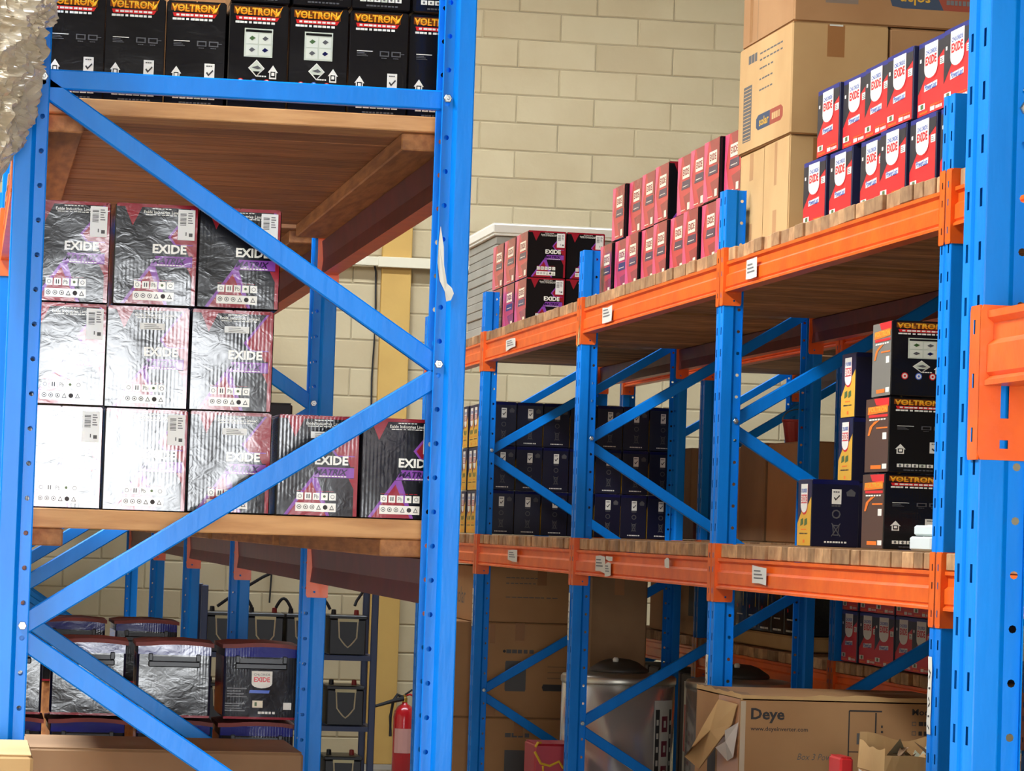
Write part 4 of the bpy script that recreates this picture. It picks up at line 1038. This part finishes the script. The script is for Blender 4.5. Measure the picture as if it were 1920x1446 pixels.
def shield_art(w, d, h):
    a = Art(w, h, front_fn(w, d)); a.rect(.03, .04, .97, .64, FBLACK, 1.2); a.shield(.38, .40, .66, .62, P_WHITE, 2); a.text('CHLORIDE', .41, .56, .63, .59, INKG, 3); a.text('EXIDE', .41, .48, .63, .545, P_RED, 3, .04)
    a.poly([(.35, .335), (.62, .335), (.63, .375), (.36, .375)], FBLUE, 2); a.rect(.40, .15, .54, .24, P_CREAM, 2); a.rect(.43, .17, .46, .22, P_GREEN, 3); a.rect(.82, .13, .93, .22, FWHITE, 2)
    a.lines(.03, .10, .30, .22, FGREY, 4, 2); a.lines(.05, .28, .32, .42, FGREY, 4, 2); a.dashes(.48, .07, .72, .10, FWHITE, 5, 2)
    return a.mesh('brand_print')
SH = shield_art(.222, .30, .233)
xs_ = [.145, .398, .65, .905]
for row, y in enumerate((9.80, 11.80)):
    for layer in range(2):
        if row == 1 and layer == 0: continue
        for c in range(4):
            if row == 1 and c == 3: continue
            rr = random.Random(row*20+layer*7+c)
            nm = {(0, 1): 'front row upper layer', (0, 0): 'front row lower layer', (1, 1): 'dim rear row'}[(row, layer)]
            t = thing('battery_box', (xs_[c]+.02*row+rr.uniform(-.006, .006), y+.15+rr.uniform(0, .02), .674+(.237*layer if row == 0 else .237)), f'shrink-wrapped navy battery box with red lid, {nm}, {ORD[c]} from left', 'battery box', 'shrink-wrapped battery boxes', rz=rr.uniform(-.03, .03))
            put('box_body', LBM[0], t); put('printed_front', LBM[1], t); put('carry_handle', LBM[2], t, (0, -.152, .150)); put('lid_board', LBM[3], t); put('red_side', LBM[4], t)
            if (row, layer, c) == (0, 1, 3): put('brand_print', SH, t)
for c in range(3):      # timber packing under the rear row
    b = MB(); b.box(-.11, -.14, 0, .11, .14, .235, JOIST, ch=.006); tag(b.build('timber_block', None, (xs_[c]+.02, 11.955, .674)), f'timber block under dim rear battery boxes, {ORD[c]} from left', 'timber', 'timber blocks under rear boxes')
carton('carton', .19, .905, 8.50, 9.0, .6745, .905, 'wide brown carton at the bottom left in front of the battery boxes', CARDD, tape=False)  # darker board colour stands in for the shade over this carton
carton('carton', -.40, .155, 6.35, 6.78, 0, 1.04, 'pale carton corner at the bottom left edge before the upright', CARDL)
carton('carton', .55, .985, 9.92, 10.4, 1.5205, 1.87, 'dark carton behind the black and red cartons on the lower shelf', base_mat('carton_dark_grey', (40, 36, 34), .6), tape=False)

# ------------------------------------------------------------------ battery bank in a dark blue frame
bank = thing('battery_stand', (0, 0, 0), 'dark blue steel stand holding rows of black batteries by the wall', 'stand')
for x in (1.25, 2.135):
    for y in (16.80, 17.18):
        b = MB(); b.box(-.017, -.017, 0, .017, .017, 1.175, FRAMEB, ch=.003); b.build('post', bank, (x, y, 0))
for z in (.10, .465, .83):
    for y in (16.80, 17.18):
        b = MB(); b.box(1.267, -.017, -.025, 2.118, .017, 0, FRAMEB); b.build('rail', bank, (0, y, z))
    for x in (1.25, 2.135):
        b = MB(); b.box(-.016, 16.817, -.025, .016, 17.163, 0, FRAMEB); b.build('side_rail', bank, (x, 0, z))
def battery(x, z, label):
    t = thing('battery', (x, 16.99, z), label, 'battery', 'black batteries on the stand')
    b = MB(); b.box(-.095, -.15, 0, .095, .15, .185, PLASTICB, ch=.005); b.box(-.10, -.155, .185, .10, .155, .205, PLASTICB, ch=.004); b.build('battery_case', t)
    b = MB(); b.box(-.055, -.159, .172, .055, -.1555, .188, base_mat('pale_handle', (214, 206, 160), .5)); b.build('handle_tab', t)
    b = MB(); pts = [(-.05, -.160, .172)]+[(-.045+.09*i/6, -.166, .06-.02*math.sin(math.pi*i/6)+.03*abs(i/3-1)) for i in range(7)]+[(.05, -.160, .172)]; b.tube(pts, .0042, ROPE, 6); b.build('rope_handle', t)
    for s in (-1, 1):
        b = MB(); b.lathe([(.014, .205), (.012, .23), (.006, .232)], (s*.06, 0, 0), base_mat('terminal_cap', (150, 40, 34), .5) if s > 0 else PLASTICB, 12); b.build('terminal', t)
for lv, z in enumerate((.1015, .4665, .8315)):
    for i in range(4):
        battery(1.365+.2055*i+.02*(i == 3), z, f"black battery with rope handle, {['bottom', 'middle', 'top'][lv]} level of the stand, {ORD[i]} from left")
for i in range(3):
    x = 1.37+.2055*i; b = MB(); b.tube([(x+.06+.08*k/8, 16.98, 1.062+.05*math.sin(math.pi*k/8)) for k in range(9)], .008, RUBBER, 8)
    tag(b.build('battery_cable'), f'short black cable looping between top batteries, {ORD[i]} from left', 'cable', 'battery cables')
b = MB(); b.tube([(1.99+.06, 16.98, 1.085), (2.06, 16.99, 1.11), (2.10, 17.0, 1.17), (2.115, 17.0, 1.21), (2.155, 17.05, 1.16), (2.17, 17.1, 1.0)], .008, RUBBER, 8)
tag(b.build('battery_cable'), 'black cable arching over the right post of the battery stand', 'cable', 'battery cables')
b = MB(); b.tube([(1.33, 16.98, 1.062), (1.42, 16.97, 1.13), (1.56, 16.97, 1.22), (1.72, 16.98, 1.30)], .008, RUBBER, 8)
tag(b.build('battery_cable'), 'black cable rising to the upper right from the top batteries', 'cable', 'battery cables')

# ------------------------------------------------------------------ wall fittings
t = thing('fire_extinguisher', (2.735, 19.92, 0), 'red fire extinguisher standing by the back wall', 'extinguisher')
b = MB(); b.lathe([(.062, 0), (.068, .01), (.068, .34), (.062, .375), (.042, .405), (.018, .42), (.016, .43)], (0, 0, 0), EXTRED, 32); b.build('cylinder', t, smooth=True)
b = MB(); b.lathe([(.017, .43), (.017, .455), (.012, .46), (.012, .475)], (0, 0, 0), BRASS, 16); b.build('valve', t)
b = MB(); b.tube([(0, 0, .468), (.03, -.01, .478), (.075, -.02, .462)], .006, EXTRED, 8); b.tube([(.0, 0, .475), (.04, -.01, .505), (.085, -.02, .50)], .006, RUBBER, 8); b.build('lever', t)
b = MB(); b.tube([(-.012, 0, .46), (-.05, -.02, .475), (-.075, -.03, .44), (-.09, -.03, .34), (-.085, -.02, .22)], .010, RUBBER, 8); b.tube([(-.012, -.01, .452), (-.09, -.05, .435), (-.19, -.07, .405)], [.016, .012, .009], RUBBER, 8); b.build('hose', t)
b = MB(); pts = []
for i in range(6):
    a = math.radians(-150+i*24); pts.append((.0705*math.cos(a), .0705*math.sin(a)))
for i in range(5): b.face([(*pts[i], .12), (*pts[i+1], .12), (*pts[i+1], .27), (*pts[i], .27)], P_CREAM if False else base_mat('extinguisher_label', (206, 150, 140), .4))
b.build('label_panel', t)
b = MB(); b.box(-.42, -.035, -.028, .9, 0, .028, TRUNK, ch=.003); b.box(.10, -.038, -.034, .9, 0, .032, TRUNK, ch=.003)
tag(put('cable_trunking', b.mesh('cable_trunking'), None, (2.45, Y1-.052, 3.19)), 'cream plastic cable trunking running along the back wall', 'trunking')
b = MB(); b.tube([(2.536, Y1-.02, 3.165), (2.545, Y1-.015, 3.13), (2.552, Y1-.012, 2.9), (2.55, Y1-.014, 2.68), (2.543, Y1-.012, 2.45), (2.547, Y1-.012, 2.2), (2.4, Y1-.012, 1.9), (2.05, Y1-.015, 1.55), (1.95, Y1-.02, 1.24), (1.94, Y1-.03, 1.0)], .006, RUBBER, 6)
tag(b.build('wall_wire'), 'thin black wire hanging down the back wall from the trunking', 'wire')

# ------------------------------------------------------------------ crumpled plastic wrap hanging at the upper left
vs, fs = [], []; nu, nv = 90, 190
def ridge(p): return 1-abs(noise.noise(p))*2
for j in range(nv+1):
    z = 2.74-.64*j/nv; k = j/nv
    rx = .112*(.76+.30*math.sin(k*5.2+.4)+.12*math.sin(k*13))*(1 if k < .80 else max(.10, 1-(k-.80)*4.4)); ry = .085*(1 if k < .8 else max(.15, 1-(k-.8)*4))
    for i in range(nu):
        a = 2*math.pi*i/nu; p = Vector((math.cos(a)*rx, math.sin(a)*ry, z))
        r1 = ridge((p.x*11+3, p.y*11, p.z*6)); r2 = ridge((p.x*24, p.y*24+5, p.z*15)); r3 = ridge((p.x*60, p.y*60, p.z*45+9))
        s_ = .60+.40*r1+.34*r2+.16*r3
        vs.append((p.x*s_+.012*noise.noise((z*9, 1, 2)), p.y*s_, z+.018*noise.noise((p.x*20, p.y*20, z*12))))
for j in range(nv):
    for i in range(nu): fs.append((j*nu+i, j*nu+(i+1) % nu, (j+1)*nu+(i+1) % nu, (j+1)*nu+i))
b = MB(); b.raw(vs, fs, WRAP)
tag(b.build('plastic_wrap', None, (.012, 6.92, 0), smooth=False), 'crumpled clear plastic wrap bundle hanging on the left upright', 'plastic wrap')

# ------------------------------------------------------------------ unseen cartons added on the left rack's upper shelf to shade lower levels
for k in range(1, 5):
    for i in range(2):
        carton('carton', .15, 1.0, LY[k]+.12+1.2*i, LY[k]+1.27+1.2*i, 2.428, 3.3, f'added unseen shading carton on upper shelf of end-on rack, {ORD[k]} bay, {["near", "far"][i]} one', CARD, 'added shading cartons on the upper left shelf')
# ------------------------------------------------------------------ unseen cartons added on the right-edge rack to block door light
for i in range(3):
    for z0, z1, nm in ((0.0, .85, 'floor'), (.852, 1.70, 'second'), (1.702, 2.5, 'top')):
        carton('carton', 1.50, 2.33, 1.92+.8*i, 2.69+.8*i, z0, z1, f'added unseen shading carton on rack at right edge, {nm} layer, {ORD[i]} along', CARD, 'added shading cartons on the right edge rack')
